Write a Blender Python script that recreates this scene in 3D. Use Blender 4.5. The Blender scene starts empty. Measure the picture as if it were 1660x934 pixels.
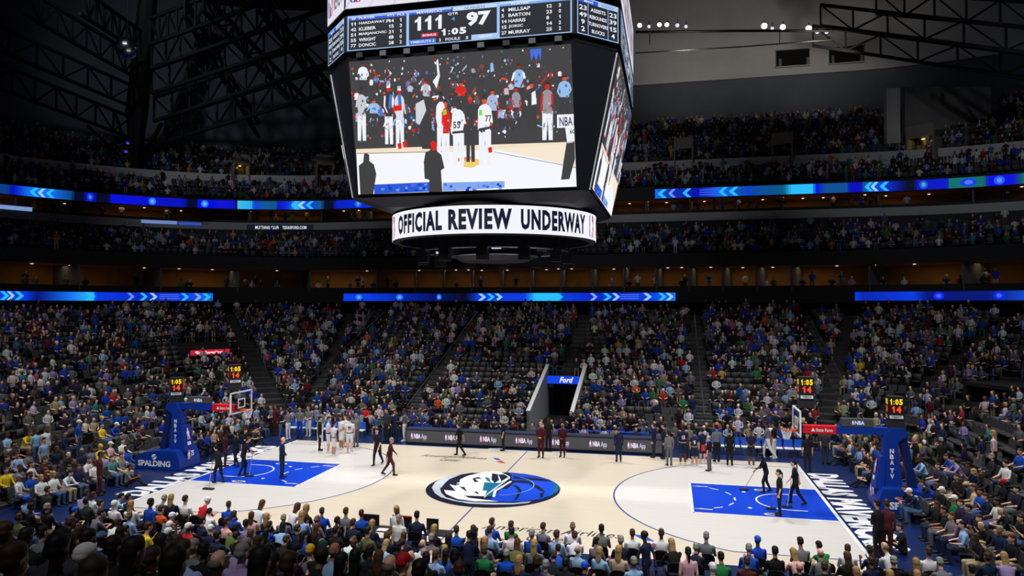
import bpy, bmesh, math, random
import numpy as np
from mathutils import Vector, Matrix
from mathutils.geometry import tessellate_polygon

SC = bpy.context.scene
COL = SC.collection
RND = random.Random(7)
NP = np.random.RandomState(11)

# ------------------------------------------------------------------ camera
F_PX = 1143.0
CAM = np.array([7.952, -31.741, 8.390])
YAW, PITCH, ROLL = math.radians(-12.644), math.radians(1.2413), 0.0
cam_d = bpy.data.cameras.new('camera')
cam_d.sensor_width = 36.0
cam_d.lens = F_PX / 1660 * 36.0
cam_d.clip_start, cam_d.clip_end = 0.2, 600
cam = bpy.data.objects.new('camera', cam_d)
COL.objects.link(cam)
cam.location = CAM
cam.rotation_euler = (math.pi / 2 + PITCH, 0, -YAW)
SC.camera = cam

# ------------------------------------------------------------------ world, exposure
SC.view_settings.view_transform = 'Standard'
SC.view_settings.look = 'None'
SC.view_settings.gamma = 1.0
SC.view_settings.use_curve_mapping = False
SC.view_settings.exposure = 0.0
W = bpy.data.worlds.new('world'); SC.world = W
W.use_nodes = True
W.node_tree.nodes['Background'].inputs[0].default_value = (0.55, 0.65, 1.0, 1)
W.node_tree.nodes['Background'].inputs[1].default_value = 0.012

# ------------------------------------------------------------------ arena lamps and added fill beams
def spot(x, y, z, tx, ty, tz, energy, deg, blend=1.0, col=(1, 0.985, 0.96), size=0.6):
    l = bpy.data.lights.new('flood_or_fill_beam', 'SPOT')
    l.energy = energy; l.spot_size = math.radians(deg); l.spot_blend = blend
    l.color = col; l.shadow_soft_size = size
    o = bpy.data.objects.new('flood_or_fill_beam', l); COL.objects.link(o)
    o.location = (x, y, z)
    o.rotation_euler = (Vector((tx, ty, tz)) - Vector((x, y, z))).to_track_quat('-Z', 'Y').to_euler()
    return o
COURT_E = 16600
for x in (-18, -7, 7, 18):
    for y, ty in ((-15, 0.5), (15, 4.0)):
        spot(x, y, 33, x * 0.62, ty, 0, COURT_E, 74)
# wide beams that spill on the seating
for x in (-26, 0, 26):
    spot(x, -6, 36, x * 1.0, 15, 0, 10500, 70)
spot(-14, -4, 36, -25, 2, 0, 6500, 64)
spot(16, -4, 36, 24, -2, 0, 5200, 58)
# lamps on the catwalk that wash the upper wall
for x in (10, 24):
    spot(x, 46, 34.5, x + 1, 60, 41, 1500, 120, 1.0, (1, 0.93, 0.8))
# unseen fill added over the near rows and on the far middle tiers
for x in (-8, 5, 17):
    spot(x, -35, 33, x - 2, -11.5, 1, 9500, 54)
for x in (-30, 0, 28):
    spot(x, -2, 43, x * 1.25, 41, 17, 8300, 42, 1.0, (.93, .96, 1.0))
# unseen fill added to lift the upper deck and upper left wall
for x in (-38, 0, 36):
    spot(x, 8, 40, x * 1.25, (56 if x >= 0 else 44), (30 if x >= 0 else 36), 6500 if x < 0 else 1500, 66, 1.0, (0.85, 0.92, 1.0))

# ------------------------------------------------------------------ helpers
def s2l(c):
    return tuple((v / 255 / 12.92) if v / 255 <= 0.04045 else ((v / 255 + 0.055) / 1.055) ** 2.4 for v in c)

_fw = np.array([math.sin(YAW) * math.cos(PITCH), math.cos(YAW) * math.cos(PITCH), math.sin(PITCH)])
_r = np.array([math.cos(YAW), -math.sin(YAW), 0.0])
_u = np.cross(_r, _fw)
def ray(px, py):
    return _fw + _r * (px - 830) / F_PX - _u * (py - 467) / F_PX
def on(px, py, axis=2, val=0.0):            # survey: pixel -> point on a world plane
    d = ray(px, py); return CAM + d * ((val - CAM[axis]) / d[axis])
def at(px, py, depth):
    return CAM + ray(px, py) * depth
def pj(p):
    d = np.asarray(p, float) - CAM; z = d @ _fw
    return 830 + F_PX * (d @ _r) / z, 467 - F_PX * (d @ _u) / z, z

def tag(o, label=None, cat=None, group=None, kind=None):
    if label: o['label'] = label
    if cat: o['category'] = cat
    if group: o['group'] = group
    if kind: o['kind'] = kind
    return o

def empty(name, loc=(0, 0, 0), rz=0.0, label=None, cat=None, group=None, kind=None):
    o = bpy.data.objects.new(name, None); COL.objects.link(o)
    o.empty_display_size = 0.2
    o.location = loc; o.rotation_euler = (0, 0, rz)
    return tag(o, label, cat, group, kind)

def link(name, me, parent=None):
    o = bpy.data.objects.new(name, me); COL.objects.link(o)
    if parent is not None: o.parent = parent
    return o

def copy_tree(o, parent=None):
    c = o.copy(); COL.objects.link(c)
    if parent is not None: c.parent = parent
    for ch in list(o.children):
        copy_tree(ch, c)
    return c

# ------------------------------------------------------------------ materials
_MC = {}
def mat(name, rgb, rough=0.6, metal=0.0, noise=0.0, scale=8.0, bump=0.0, spec=0.3):
    if name in _MC: return _MC[name]
    m = bpy.data.materials.new(name); m.use_nodes = True
    nt = m.node_tree; b = nt.nodes['Principled BSDF']
    c = s2l(rgb)
    b.inputs['Base Color'].default_value = (*c, 1)
    b.inputs['Roughness'].default_value = rough
    b.inputs['Metallic'].default_value = metal
    b.inputs['Specular IOR Level'].default_value = spec
    if noise or bump:
        tc = nt.nodes.new('ShaderNodeTexCoord'); n = nt.nodes.new('ShaderNodeTexNoise')
        n.inputs['Scale'].default_value = scale; n.inputs['Detail'].default_value = 4
        nt.links.new(tc.outputs['Object'], n.inputs['Vector'])
        if noise:
            r = nt.nodes.new('ShaderNodeValToRGB')
            r.color_ramp.elements[0].position = 0.3; r.color_ramp.elements[1].position = 0.7
            r.color_ramp.elements[0].color = (*[max(0, v * (1 - noise)) for v in c], 1)
            r.color_ramp.elements[1].color = (*[min(1, v * (1 + noise)) for v in c], 1)
            nt.links.new(n.outputs['Fac'], r.inputs['Fac']); nt.links.new(r.outputs['Color'], b.inputs['Base Color'])
        if bump:
            bp = nt.nodes.new('ShaderNodeBump'); bp.inputs['Strength'].default_value = bump
            nt.links.new(n.outputs['Fac'], bp.inputs['Height']); nt.links.new(bp.outputs['Normal'], b.inputs['Normal'])
    _MC[name] = m
    return m

def emis(name, rgb, strength=1.0):
    if name in _MC: return _MC[name]
    m = bpy.data.materials.new(name); m.use_nodes = True
    nt = m.node_tree; nt.nodes.clear()
    o = nt.nodes.new('ShaderNodeOutputMaterial'); e = nt.nodes.new('ShaderNodeEmission')
    e.inputs[0].default_value = (*s2l(rgb), 1); e.inputs[1].default_value = strength
    nt.links.new(e.outputs[0], o.inputs[0])
    _MC[name] = m
    return m

def attr_mat(name, attr, kind='GEOMETRY', rough=0.7, emit=None, spec=0.25, noise=0.0, scale=6.0, coat=0.0):
    if name in _MC: return _MC[name]
    m = bpy.data.materials.new(name); m.use_nodes = True
    nt = m.node_tree
    a = nt.nodes.new('ShaderNodeAttribute'); a.attribute_name = attr; a.attribute_type = kind
    src = a.outputs['Color']
    if noise:
        tc = nt.nodes.new('ShaderNodeTexCoord'); n = nt.nodes.new('ShaderNodeTexNoise')
        n.inputs['Scale'].default_value = scale; n.inputs['Detail'].default_value = 3
        nt.links.new(tc.outputs['Object'], n.inputs['Vector'])
        mr = nt.nodes.new('ShaderNodeMapRange')
        mr.inputs['To Min'].default_value = 1 - noise; mr.inputs['To Max'].default_value = 1 + noise
        nt.links.new(n.outputs['Fac'], mr.inputs['Value'])
        vm = nt.nodes.new('ShaderNodeVectorMath'); vm.operation = 'SCALE'
        nt.links.new(src, vm.inputs[0]); nt.links.new(mr.outputs[0], vm.inputs['Scale'])
        src = vm.outputs['Vector']
    b = nt.nodes['Principled BSDF']
    b.inputs['Roughness'].default_value = rough
    b.inputs['Specular IOR Level'].default_value = spec
    if emit is None:
        nt.links.new(src, b.inputs['Base Color'])
        b.inputs['Coat Weight'].default_value = coat
        b.inputs['Coat Roughness'].default_value = 0.15
    else:
        b.inputs['Base Color'].default_value = (0.01, 0.01, 0.01, 1)
        nt.links.new(src, b.inputs['Emission Color']); b.inputs['Emission Strength'].default_value = emit
    _MC[name] = m
    return m

def wood_mat():
    m = bpy.data.materials.new('court_maple'); m.use_nodes = True
    nt = m.node_tree; b = nt.nodes['Principled BSDF']
    tc = nt.nodes.new('ShaderNodeTexCoord'); mp = nt.nodes.new('ShaderNodeMapping')
    mp.inputs['Scale'].default_value = (0.55, 17.0, 1)
    nt.links.new(tc.outputs['Object'], mp.inputs['Vector'])
    wn = nt.nodes.new('ShaderNodeTexVoronoi'); wn.inputs['Scale'].default_value = 1.0
    nt.links.new(mp.outputs[0], wn.inputs['Vector'])
    mp2 = nt.nodes.new('ShaderNodeMapping'); mp2.inputs['Scale'].default_value = (0.8, 30, 1)
    nt.links.new(tc.outputs['Object'], mp2.inputs['Vector'])
    no = nt.nodes.new('ShaderNodeTexNoise'); no.inputs['Scale'].default_value = 1.2; no.inputs['Detail'].default_value = 5
    nt.links.new(mp2.outputs[0], no.inputs['Vector'])
    a = nt.nodes.new('ShaderNodeAttribute'); a.attribute_name = 'Col'
    sep = nt.nodes.new('ShaderNodeSeparateColor'); nt.links.new(wn.outputs['Color'], sep.inputs[0])
    ad = nt.nodes.new('ShaderNodeMath'); ad.operation = 'ADD'
    nt.links.new(sep.outputs[0], ad.inputs[0]); nt.links.new(no.outputs['Fac'], ad.inputs[1])
    mr = nt.nodes.new('ShaderNodeMapRange'); mr.inputs['From Max'].default_value = 2.0
    mr.inputs['To Min'].default_value = 0.93; mr.inputs['To Max'].default_value = 1.06
    nt.links.new(ad.outputs[0], mr.inputs['Value'])
    vm = nt.nodes.new('ShaderNodeVectorMath'); vm.operation = 'SCALE'
    nt.links.new(a.outputs['Color'], vm.inputs[0]); nt.links.new(mr.outputs[0], vm.inputs['Scale'])
    nt.links.new(vm.outputs['Vector'], b.inputs['Base Color'])
    b.inputs['Roughness'].default_value = 0.28; b.inputs['Specular IOR Level'].default_value = 0.35
    return m

M_COURT = wood_mat()
M_PAINT = attr_mat('court_paint', 'Col', rough=0.3, spec=0.35)
M_PRINT = attr_mat('flat_print', 'Col', rough=0.6)
M_LED = attr_mat('led_picture', 'Col', rough=0.4, emit=1.0)
M_LEDTXT = attr_mat('led_bright', 'Col', rough=0.4, emit=1.15)
M_BLACK = mat('black_steel', (16, 17, 20), 0.5)
M_DARK = mat('dark_grey', (38, 39, 43), 0.6, noise=0.15)
M_CONC = mat('stand_concrete', (52, 52, 55), 0.85, noise=0.25, scale=1.5)
M_WALL = mat('grey_plaster', (120, 120, 122), 0.85, noise=0.08, scale=0.6)
M_WALLD = mat('dark_plaster', (84, 88, 100), 0.85, noise=0.1, scale=0.5)
M_FASC = mat('fascia_paint', (22, 24, 28), 0.6)
M_LFASC = mat('light_fascia', (172, 172, 174), 0.8, noise=0.05, scale=0.5)
M_WARM = mat('suite_interior', (150, 112, 66), 0.8, noise=0.2, scale=0.7)
M_BLUEPAD = mat('blue_pad', (10, 52, 150), 0.45)
M_WHITE = mat('white_paint', (232, 232, 234), 0.5)
M_SEAT = mat('seat_plastic', (66, 67, 70), 0.55, noise=0.12, scale=3)
M_CHAIR = mat('black_chair', (18, 18, 20), 0.45)
M_METAL = mat('grey_metal', (150, 152, 156), 0.35, metal=0.9)
M_ORANGE = mat('rim_orange', (240, 90, 30), 0.4)
M_ROOF = mat('roof_deck', (40, 41, 44), 0.9, noise=0.2, scale=0.2)

# ------------------------------------------------------------------ mesh builders
class MB:
    def __init__(s): s.v = []; s.f = []
    def add(s, vs, fs):
        b = len(s.v); s.v += [tuple(map(float, p)) for p in vs]; s.f += [tuple(i + b for i in f) for f in fs]
        return s
    def box(s, x0, x1, y0, y1, z0, z1):
        vs = [(x, y, z) for z in (z0, z1) for y in (y0, y1) for x in (x0, x1)]
        return s.add(vs, [(0, 2, 3, 1), (4, 5, 7, 6), (0, 1, 5, 4), (2, 6, 7, 3), (0, 4, 6, 2), (1, 3, 7, 5)])
    def bar(s, p, q, w, h=None, up=(0, 0, 1)):       # rectangular bar from p to q
        p, q = Vector(p), Vector(q); a = (q - p).normalized(); h = h or w
        u = Vector(up); 
        if abs(a.dot(u)) > 0.98: u = Vector((1, 0, 0))
        x = a.cross(u).normalized(); y = x.cross(a).normalized()
        vs = [c + x * (sx * w / 2) + y * (sy * h / 2) for c in (p, q) for sx, sy in ((-1, -1), (1, -1), (1, 1), (-1, 1))]
        return s.add(vs, [(0, 1, 2, 3), (7, 6, 5, 4), (0, 4, 5, 1), (1, 5, 6, 2), (2, 6, 7, 3), (3, 7, 4, 0)])
    def tube(s, p, q, r0, r1=None, n=8):
        p, q = Vector(p), Vector(q); a = (q - p).normalized(); r1 = r0 if r1 is None else r1
        u = Vector((0, 0, 1)) if abs(a.z) < 0.95 else Vector((1, 0, 0))
        x = a.cross(u).normalized(); y = a.cross(x)
        vs = []
        for c, r in ((p, r0), (q, r1)):
            for i in range(n):
                t = 2 * math.pi * i / n; vs.append(c + x * (r * math.cos(t)) + y * (r * math.sin(t)))
        return s.add(vs, [tuple(range(n))[::-1], tuple(range(n, 2 * n))] + [(i, (i + 1) % n, n + (i + 1) % n, n + i) for i in range(n)])
    def path(s, pts, r, n=6):
        for a, b in zip(pts[:-1], pts[1:]): s.tube(a, b, r, r, n)
        return s
    def lathe(s, c, prof, n=24):                      # prof: (radius, z)
        vs = []; k = len(prof)
        for i in range(n):
            t = 2 * math.pi * i / n
            vs += [(c[0] + r * math.cos(t), c[1] + r * math.sin(t), c[2] + z) for r, z in prof]
        fs = []
        for i in range(n):
            for j in range(k - 1):
                a, b = i * k + j, ((i + 1) % n) * k + j
                fs.append((a, b, b + 1, a + 1))
        return s.add(vs, fs)
    def prism(s, poly, z0, z1, mp=None):              # polygon (u,v) extruded along w; mp maps (u,v,w)->xyz
        mp = mp or (lambda u, v, w: (u, v, w)); n = len(poly)
        vs = [mp(u, v, z0) for u, v in poly] + [mp(u, v, z1) for u, v in poly]
        tr = tessellate_polygon([[Vector((u, v, 0)) for u, v in poly]])
        fs = [tuple(t) for t in tr] + [tuple(i + n for i in reversed(t)) for t in tr]
        fs += [(i, (i + 1) % n, n + (i + 1) % n, n + i) for i in range(n)]
        return s.add(vs, fs)
    def mesh(s, name, m):
        me = bpy.data.meshes.new(name); me.from_pydata(s.v, [], s.f); me.update()
        if m is not None: me.materials.append(m)
        return me
    def build(s, name, m, parent=None, smooth=False, fix=True):
        me = s.mesh(name, m)
        if fix:
            bm = bmesh.new(); bm.from_mesh(me); bmesh.ops.recalc_face_normals(bm, faces=bm.faces); bm.to_mesh(me); bm.free()
        if smooth:
            me.polygons.foreach_set('use_smooth', [True] * len(me.polygons))
        return link(name, me, parent)

# --- text as flat triangles (built-in font), normalised to its own box
_TX = {}
def text2d(s, bold=0.02, shear=0.0, spc=1.0):
    key = (s, bold, shear, spc)
    if key in _TX: return _TX[key]
    cu = bpy.data.curves.new('lettering', 'FONT'); cu.body = s; cu.offset = bold; cu.shear = shear; cu.space_character = spc
    cu.resolution_u = 2; cu.fill_mode = 'FRONT'
    o = bpy.data.objects.new('lettering', cu); COL.objects.link(o)
    dg = bpy.context.evaluated_depsgraph_get(); dg.update()
    me = bpy.data.meshes.new_from_object(o.evaluated_get(dg))
    vs = np.array([v.co[:] for v in me.vertices]); fs = [tuple(p.vertices) for p in me.polygons]
    bpy.data.objects.remove(o); bpy.data.curves.remove(cu); bpy.data.meshes.remove(me)
    if len(vs) == 0: vs = np.zeros((1, 3))
    vs = vs[:, :2]; lo, hi = vs.min(0), vs.max(0)
    _TX[key] = ((vs - lo) / np.maximum(hi - lo, 1e-6), fs, (hi - lo)[0] / max((hi - lo)[1], 1e-6))
    return _TX[key]

class Art:                                            # flat print: layered coloured polygons on any surface
    def __init__(s): s.v = []; s.f = []; s.c = []; s.n = 0
    def poly(s, pts, rgb, layer=None):
        s.n += 1; h = s.n if layer is None else layer
        b = len(s.v); s.v += [(p[0], p[1], h) for p in pts]
        for t in tessellate_polygon([[Vector((p[0], p[1], 0)) for p in pts]]):
            s.f.append(tuple(i + b for i in t)); s.c.append(rgb)
        return s
    def rect(s, x0, y0, x1, y1, rgb, layer=None, seg=1):
        s.n += 1; h = s.n if layer is None else layer
        for i in range(seg):
            a, c = x0 + (x1 - x0) * i / seg, x0 + (x1 - x0) * (i + 1) / seg
            b = len(s.v); s.v += [(a, y0, h), (c, y0, h), (c, y1, h), (a, y1, h)]; s.f.append((b, b + 1, b + 2, b + 3)); s.c.append(rgb)
        return s
    def ell(s, cx, cy, rx, ry, rgb, n=12, layer=None):
        return s.poly([(cx + rx * math.cos(2 * math.pi * i / n), cy + ry * math.sin(2 * math.pi * i / n)) for i in range(n)], rgb, layer)
    def ring(s, cx, cy, r0, r1, a0, a1, rgb, n=48, layer=None, dash=None):
        s.n += 1; h = s.n if layer is None else layer
        for i in range(n):
            if dash and (i // dash) % 2: continue
            t0, t1 = a0 + (a1 - a0) * i / n, a0 + (a1 - a0) * (i + 1) / n
            b = len(s.v)
            s.v += [(cx + r * math.cos(t), cy + r * math.sin(t), h) for r, t in ((r0, t0), (r1, t0), (r1, t1), (r0, t1))]
            s.f.append((b, b + 1, b + 2, b + 3)); s.c.append(rgb)
        return s
    def line(s, pts, w, rgb, layer=None):
        s.n += 1; h = s.n if layer is None else layer
        for (x0, y0), (x1, y1) in zip(pts[:-1], pts[1:]):
            d = math.hypot(x1 - x0, y1 - y0) or 1; nx, ny = -(y1 - y0) / d * w / 2, (x1 - x0) / d * w / 2
            b = len(s.v); s.v += [(x0 + nx, y0 + ny, h), (x0 - nx, y0 - ny, h), (x1 - nx, y1 - ny, h), (x1 + nx, y1 + ny, h)]
            s.f.append((b, b + 1, b + 2, b + 3)); s.c.append(rgb)
        return s
    def text(s, t, x0, y0, x1, y1, rgb, layer=None, bold=0.02, shear=0.0, spc=1.0):
        if '1' in t and all(c in '0123456789:' for c in t):
            ws = [.42 if c == ':' else .8 if c == '1' else 1.0 for c in t]; T = sum(ws) + .16 * (len(t) - 1); x = x0; k_ = (x1 - x0) / T
            for c, w in zip(t, ws):
                q = lambda pts: [(x + w * k_ * u, y0 + (y1 - y0) * v) for u, v in pts]
                if c == '1': s.poly(q([(.42, 0), (.82, 0), (.82, 1), (.52, 1), (.42, .86), (.10, .74), (.10, .57), (.42, .66)]), rgb, layer)
                elif c == ':':
                    for v in (.08, .52): s.poly(q([(.3, v), (.8, v), (.8, v + .2), (.3, v + .2)]), rgb, layer)
                else: s.text(c, x, y0, x + w * k_, y1, rgb, layer, bold, shear)
                x += (w + .16) * k_
            return s
        s.n += 1; h = s.n if layer is None else layer
        vs, fs, _ = text2d(t, bold, shear, spc); b = len(s.v)
        s.v += [(x0 + (x1 - x0) * p[0], y0 + (y1 - y0) * p[1], h) for p in vs]
        for f in fs: s.f.append(tuple(i + b for i in f)); s.c.append(rgb)
        return s
    def build(s, name, m, mp, parent=None, eps=0.002):
        me = bpy.data.meshes.new(name)
        me.from_pydata([tuple(map(float, mp(x, y, h * eps))) for x, y, h in s.v], [], s.f); me.update()
        at_ = me.color_attributes.new('Col', 'FLOAT_COLOR', 'CORNER')
        cc = []
        for p, c in zip(me.polygons, s.c):
            cc += list((*s2l(c), 1.0)) * p.loop_total
        at_.data.foreach_set('color', cc)
        me.materials.append(m)
        return link(name, me, parent)

def plane_map(O, U, V, N):                             # origin, unit axes
    O, U, V, N = map(np.array, (O, U, V, N))
    return lambda x, y, h: O + U * x + V * y + N * h

# ------------------------------------------------------------------ rounded-rectangle rings of the bowl
def ring(A, B, R, step=1.0, extra_x=()):
    """closed polyline (x, y, nx, ny), counter-clockwise from the right end; n points outwards"""
    R = min(R, A - .5, B - .5)
    pts = []
    def seg(p, q, n):
        L = math.hypot(q[0] - p[0], q[1] - p[1]); k = max(1, int(L / step))
        ts = [i / k for i in range(k)]
        if abs(n[1]) > .5 and n[1] > 0:
            ts += [(x - p[0]) / (q[0] - p[0]) for x in extra_x if min(p[0], q[0]) < x < max(p[0], q[0])]
        for t in sorted(ts): pts.append((p[0] + (q[0] - p[0]) * t, p[1] + (q[1] - p[1]) * t, *n))
    def arc(cx, cy, a0):
        k = max(4, int(R * math.pi / 2 / step))
        for i in range(k):
            t = a0 + math.pi / 2 * i / k
            pts.append((cx + R * math.cos(t), cy + R * math.sin(t), math.cos(t), math.sin(t)))
    seg((A, -B + R), (A, B - R), (1, 0)); arc(A - R, B - R, 0)
    seg((A - R, B), (-A + R, B), (0, 1)); arc(-A + R, B - R, math.pi / 2)
    seg((-A, B - R), (-A, -B + R), (-1, 0)); arc(-A + R, -B + R, math.pi)
    seg((-A + R, -B), (A - R, -B), (0, -1)); arc(A - R, -B + R, 1.5 * math.pi)
    return pts

ROW = 0.9
def bowl_z(d): return 0.15 + 0.345 * d
def bowl_ring(d, **k): return ring(18.6 + d, 12.5 + d, 3 + 0.9 * d, **k)

# ------------------------------------------------------------------ rings with a fixed sample count, so that tiers line up radially
N_SHORT, N_ARC, N_LONG = 30, 40, 90
def fring(A, B, R):
    pts = []
    def seg(p, q, n, k):
        for i in range(k):
            t = i / k; pts.append((p[0] + (q[0] - p[0]) * t, p[1] + (q[1] - p[1]) * t, *n))
    def arc(cx, cy, a0):
        for i in range(N_ARC):
            t = a0 + math.pi / 2 * i / N_ARC
            pts.append((cx + R * math.cos(t), cy + R * math.sin(t), math.cos(t), math.sin(t)))
    seg((A, -B + R), (A, B - R), (1, 0), N_SHORT); arc(A - R, B - R, 0)
    seg((A - R, B), (-A + R, B), (0, 1), N_LONG); arc(-A + R, B - R, math.pi / 2)
    seg((-A, B - R), (-A, -B + R), (-1, 0), N_SHORT); arc(-A + R, -B + R, math.pi)
    seg((-A + R, -B), (A - R, -B), (0, -1), N_LONG); arc(A - R, -B + R, 1.5 * math.pi)
    return pts
def fbowl(d): return fring(18.6 + d, 12.5 + d, 3 + 0.9 * d)
NR = len(fring(20, 20, 5))
def far_half(i):                                     # ring samples in front of the camera's side
    return i < N_SHORT + N_ARC + N_LONG + N_ARC + N_SHORT

def strip(name, prof, m, parent=None, half=True, holes=(), kind=None, closed=False):
    """prof: list of (ring points, z); walls and treads between consecutive entries"""
    mb = MB(); n = NR; k = len(prof)
    for r, z in prof: mb.v += [(p[0], p[1], z) for p in r]
    for j in range(k - 1 + (1 if closed else 0)):
        j2 = (j + 1) % k
        for i in range(n):
            i2 = (i + 1) % n
            if half and not (far_half(i)): continue
            q = (j * n + i, j * n + i2, j2 * n + i2, j2 * n + i)
            if holes:
                c = np.mean([mb.v[t] for t in q], 0)
                if any(x0 < c[0] < x1 and y0 < c[1] < y1 for x0, x1, y0, y1 in holes): continue
            mb.f.append(q)
    o = mb.build(name, m, parent, fix=False)
    if kind: o['kind'] = kind
    return o

PORTAL = (-1.0, 1.65, 13.35, 20.6)                     # tunnel cut through the far stand
PORTAL_L = None

# ------------------------------------------------------------------ arena floor and lower bowl
fl = MB().box(-46, 46, -38, 38, -0.4, -0.02).build('floor', M_DARK); fl['kind'] = 'structure'
prof = []
for i in range(24):
    d, z = i * ROW, bowl_z(i * ROW)
    prof += [(fbowl(d), z), (fbowl(d + ROW), z)]
prof = [(fbowl(0), -0.05)] + prof
strip('floor_lower_tier', prof, M_CONC, None, half=False, holes=(PORTAL,), kind='structure')
RIM_Z = bowl_z(23 * ROW); RIM_D = 24 * ROW

R0 = fbowl(RIM_D)
LB, LBk = fring(43.4, 34.3, 24.6), fring(48.5, 38.6, 28)
LBo = fring(43.25, 34.15, 24.5)
U, Uk, Uo = fring(58, 41, 30), fring(62, 45, 33), fring(57.85, 40.85, 29.9)
def lerp(r, s, t): return [tuple(a + (b - a) * t for a, b in zip(p, q)) for p, q in zip(r, s)]

strip('wall_concourse', [(R0, RIM_Z), (fring(45.5, 36.6, 26), RIM_Z), (fring(45.5, 36.6, 26), 9.4)], M_WALLD, kind='structure')
strip('wall_fascia_lower', [(LB, 8.45), (LBo, 8.45), (LBo, 9.42), (LB, 9.42)], M_FASC, kind='structure')
strip('floor_suites_lower', [(LB, 8.45), (fring(45.5, 36.6, 26), 8.45)], M_FASC, kind='structure')
strip('wall_suites_lower', [(LB, 9.42), (LBk, 9.42), (LBk, 11.75), (LB, 11.75)], M_WARM, kind='structure')
strip('trim_suite_rail_lower', [(LB, 9.42), (LB, 9.95), (lerp(LB, LBk, .03), 9.95), (lerp(LB, LBk, .03), 9.42)], M_BLACK, kind='structure')
strip('wall_fascia_club', [(LB, 11.72), (LBo, 11.72), (LBo, 12.95), (LB, 12.95)], M_FASC, kind='structure')
CLUB = []
Ub = fring(57.4, 40.4, 29.6)
for i in range(7):
    CLUB.append((lerp(LB, Ub, i / 7), lerp(LB, Ub, (i + 1) / 7), 12.75 + 0.44 * i))
prof = []
for a, b, z in CLUB: prof += [(a, z), (b, z)]
strip('floor_club_tier', prof + [(Ub, 16.6)], M_DARK, kind='structure')
strip('ceiling_club_tier', [(lerp(LB, U, .985), 16.55), (U, 16.55)], M_FASC, kind='structure')
strip('wall_light_fascia', [(lerp(LB, U, .97), 16.5), (Uo, 16.5), (Uo, 17.45), (U, 17.45)], M_LFASC, kind='structure')
strip('wall_suites_upper', [(U, 17.45), (Uk, 17.45), (Uk, 18.95), (U, 18.95)], M_WARM, kind='structure')
strip('trim_suite_rail_upper', [(U, 17.45), (U, 17.75), (lerp(U, Uk, .03), 17.75), (lerp(U, Uk, .03), 17.45)], M_BLACK, kind='structure')
strip('wall_fascia_upper', [(U, 18.9), (Uo, 18.9), (Uo, 20.15), (U, 20.15)], M_FASC, kind='structure')
DECK = []
def uo(o): return fring(58 + o, 41 + o, 30 + o)
o, z = 0.0, 20.0
for i in range(4): DECK.append((uo(o), uo(o + .95), z)); o += .95; z += .6
WALL_Z = z
prof = []
for a, b, zz in DECK: prof += [(a, zz), (b, zz)]
strip('floor_upper_tier_front', prof, M_DARK, kind='structure')
strip('wall_upper_parapet', [(uo(o), z - .6), (uo(o), z + 1.15), (uo(o + .25), z + 1.15), (uo(o + .25), z)], M_LFASC, kind='structure')
z += .9; o += .3
DECK2 = []
for i in range(14): DECK2.append((uo(o), uo(o + .95), z)); o += .95; z += .56
prof = []
for a, b, zz in DECK2: prof += [(a, zz), (b, zz)]
strip('floor_upper_tier_back', prof, M_DARK, kind='structure')
OT = o
strip('wall_upper', [(uo(OT), z - .6), (uo(OT), 36.1)], M_WALLD, kind='structure')
strip('trim_upper_ledge', [(uo(OT), 35.9), (uo(OT - .5), 35.9), (uo(OT - .5), 36.3), (uo(OT), 36.3)], M_LFASC, kind='structure')
strip('wall_catwalk', [(uo(OT), 36.3), (uo(OT), 47)], M_LFASC, kind='structure')
wl_o = 3.8 + .3 + 9 * .95; wl_z = WALL_Z + .9 + 9 * .56
mb = MB(); rr = [p for i, p in enumerate(uo(wl_o)) if far_half(i) and p[0] < 0 and -700 < pj((p[0], p[1], wl_z))[0] < 575 and p[1] > -20]
for p in rr: mb.v += [(p[0], p[1], wl_z - .2), (p[0], p[1], 47)]
mb.f = [(2 * i, 2 * i + 2, 2 * i + 3, 2 * i + 1) for i in range(len(rr) - 1)]
w = mb.build('wall_upper_left', M_WALLD, fix=False); w['kind'] = 'structure'
rf = MB().box(-78, 78, -60, 62, 47, 47.6).build('ceiling', M_ROOF); rf['kind'] = 'structure'
# big white corner panel and pier of the upper right corner
for px0, px1, py0, py1, D, nm, m_ in ((1438, 1460, 142, 240, 73, 'wall_pier_upper', M_LFASC), (1468, 1608, 140, 236, 74.5, 'wall_panel_upper', M_WALL)):
    a, b = at(px0, py1, D), at(px1, py1, D); top = at(px0, py0, D)[2]
    w = MB().prism([(0, 0), (np.hypot(*(b - a)[:2]), 0), (np.hypot(*(b - a)[:2]), top - a[2]), (0, top - a[2])], 0, .6,
        plane_map(a, (b - a) * np.array([1, 1, 0]) / np.hypot(*(b - a)[:2]), (0, 0, 1), np.array([-(b - a)[1], (b - a)[0], 0]) / np.hypot(*(b - a)[:2]))).build(nm, m_)
    w['kind'] = 'structure'

# suite partitions and mullions, each standing between front rail and back wall
def radial(r_in, r_out, idx):
    p, q = r_in[idx], r_out[idx]; return (p[0], p[1]), (q[0], q[1])
vis_idx = [i for i in range(NR) if far_half(i)]
k = 0
for i in vis_idx[8::7]:
    for ra, rb, z0, z1 in ((LB, LBk, 9.42, 11.75), (U, Uk, 17.45, 18.95)):
        p, q = radial(ra, rb, i)
        if not (-120 < pj((p[0], p[1], z0))[0] < 1780 and p[1] > -14): continue
        o_ = MB().bar((p[0], p[1], (z0 + z1) / 2), (q[0], q[1], (z0 + z1) / 2), .16, z1 - z0).build('trim_suite_partition', M_WALLD)
        o_['kind'] = 'structure'
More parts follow.
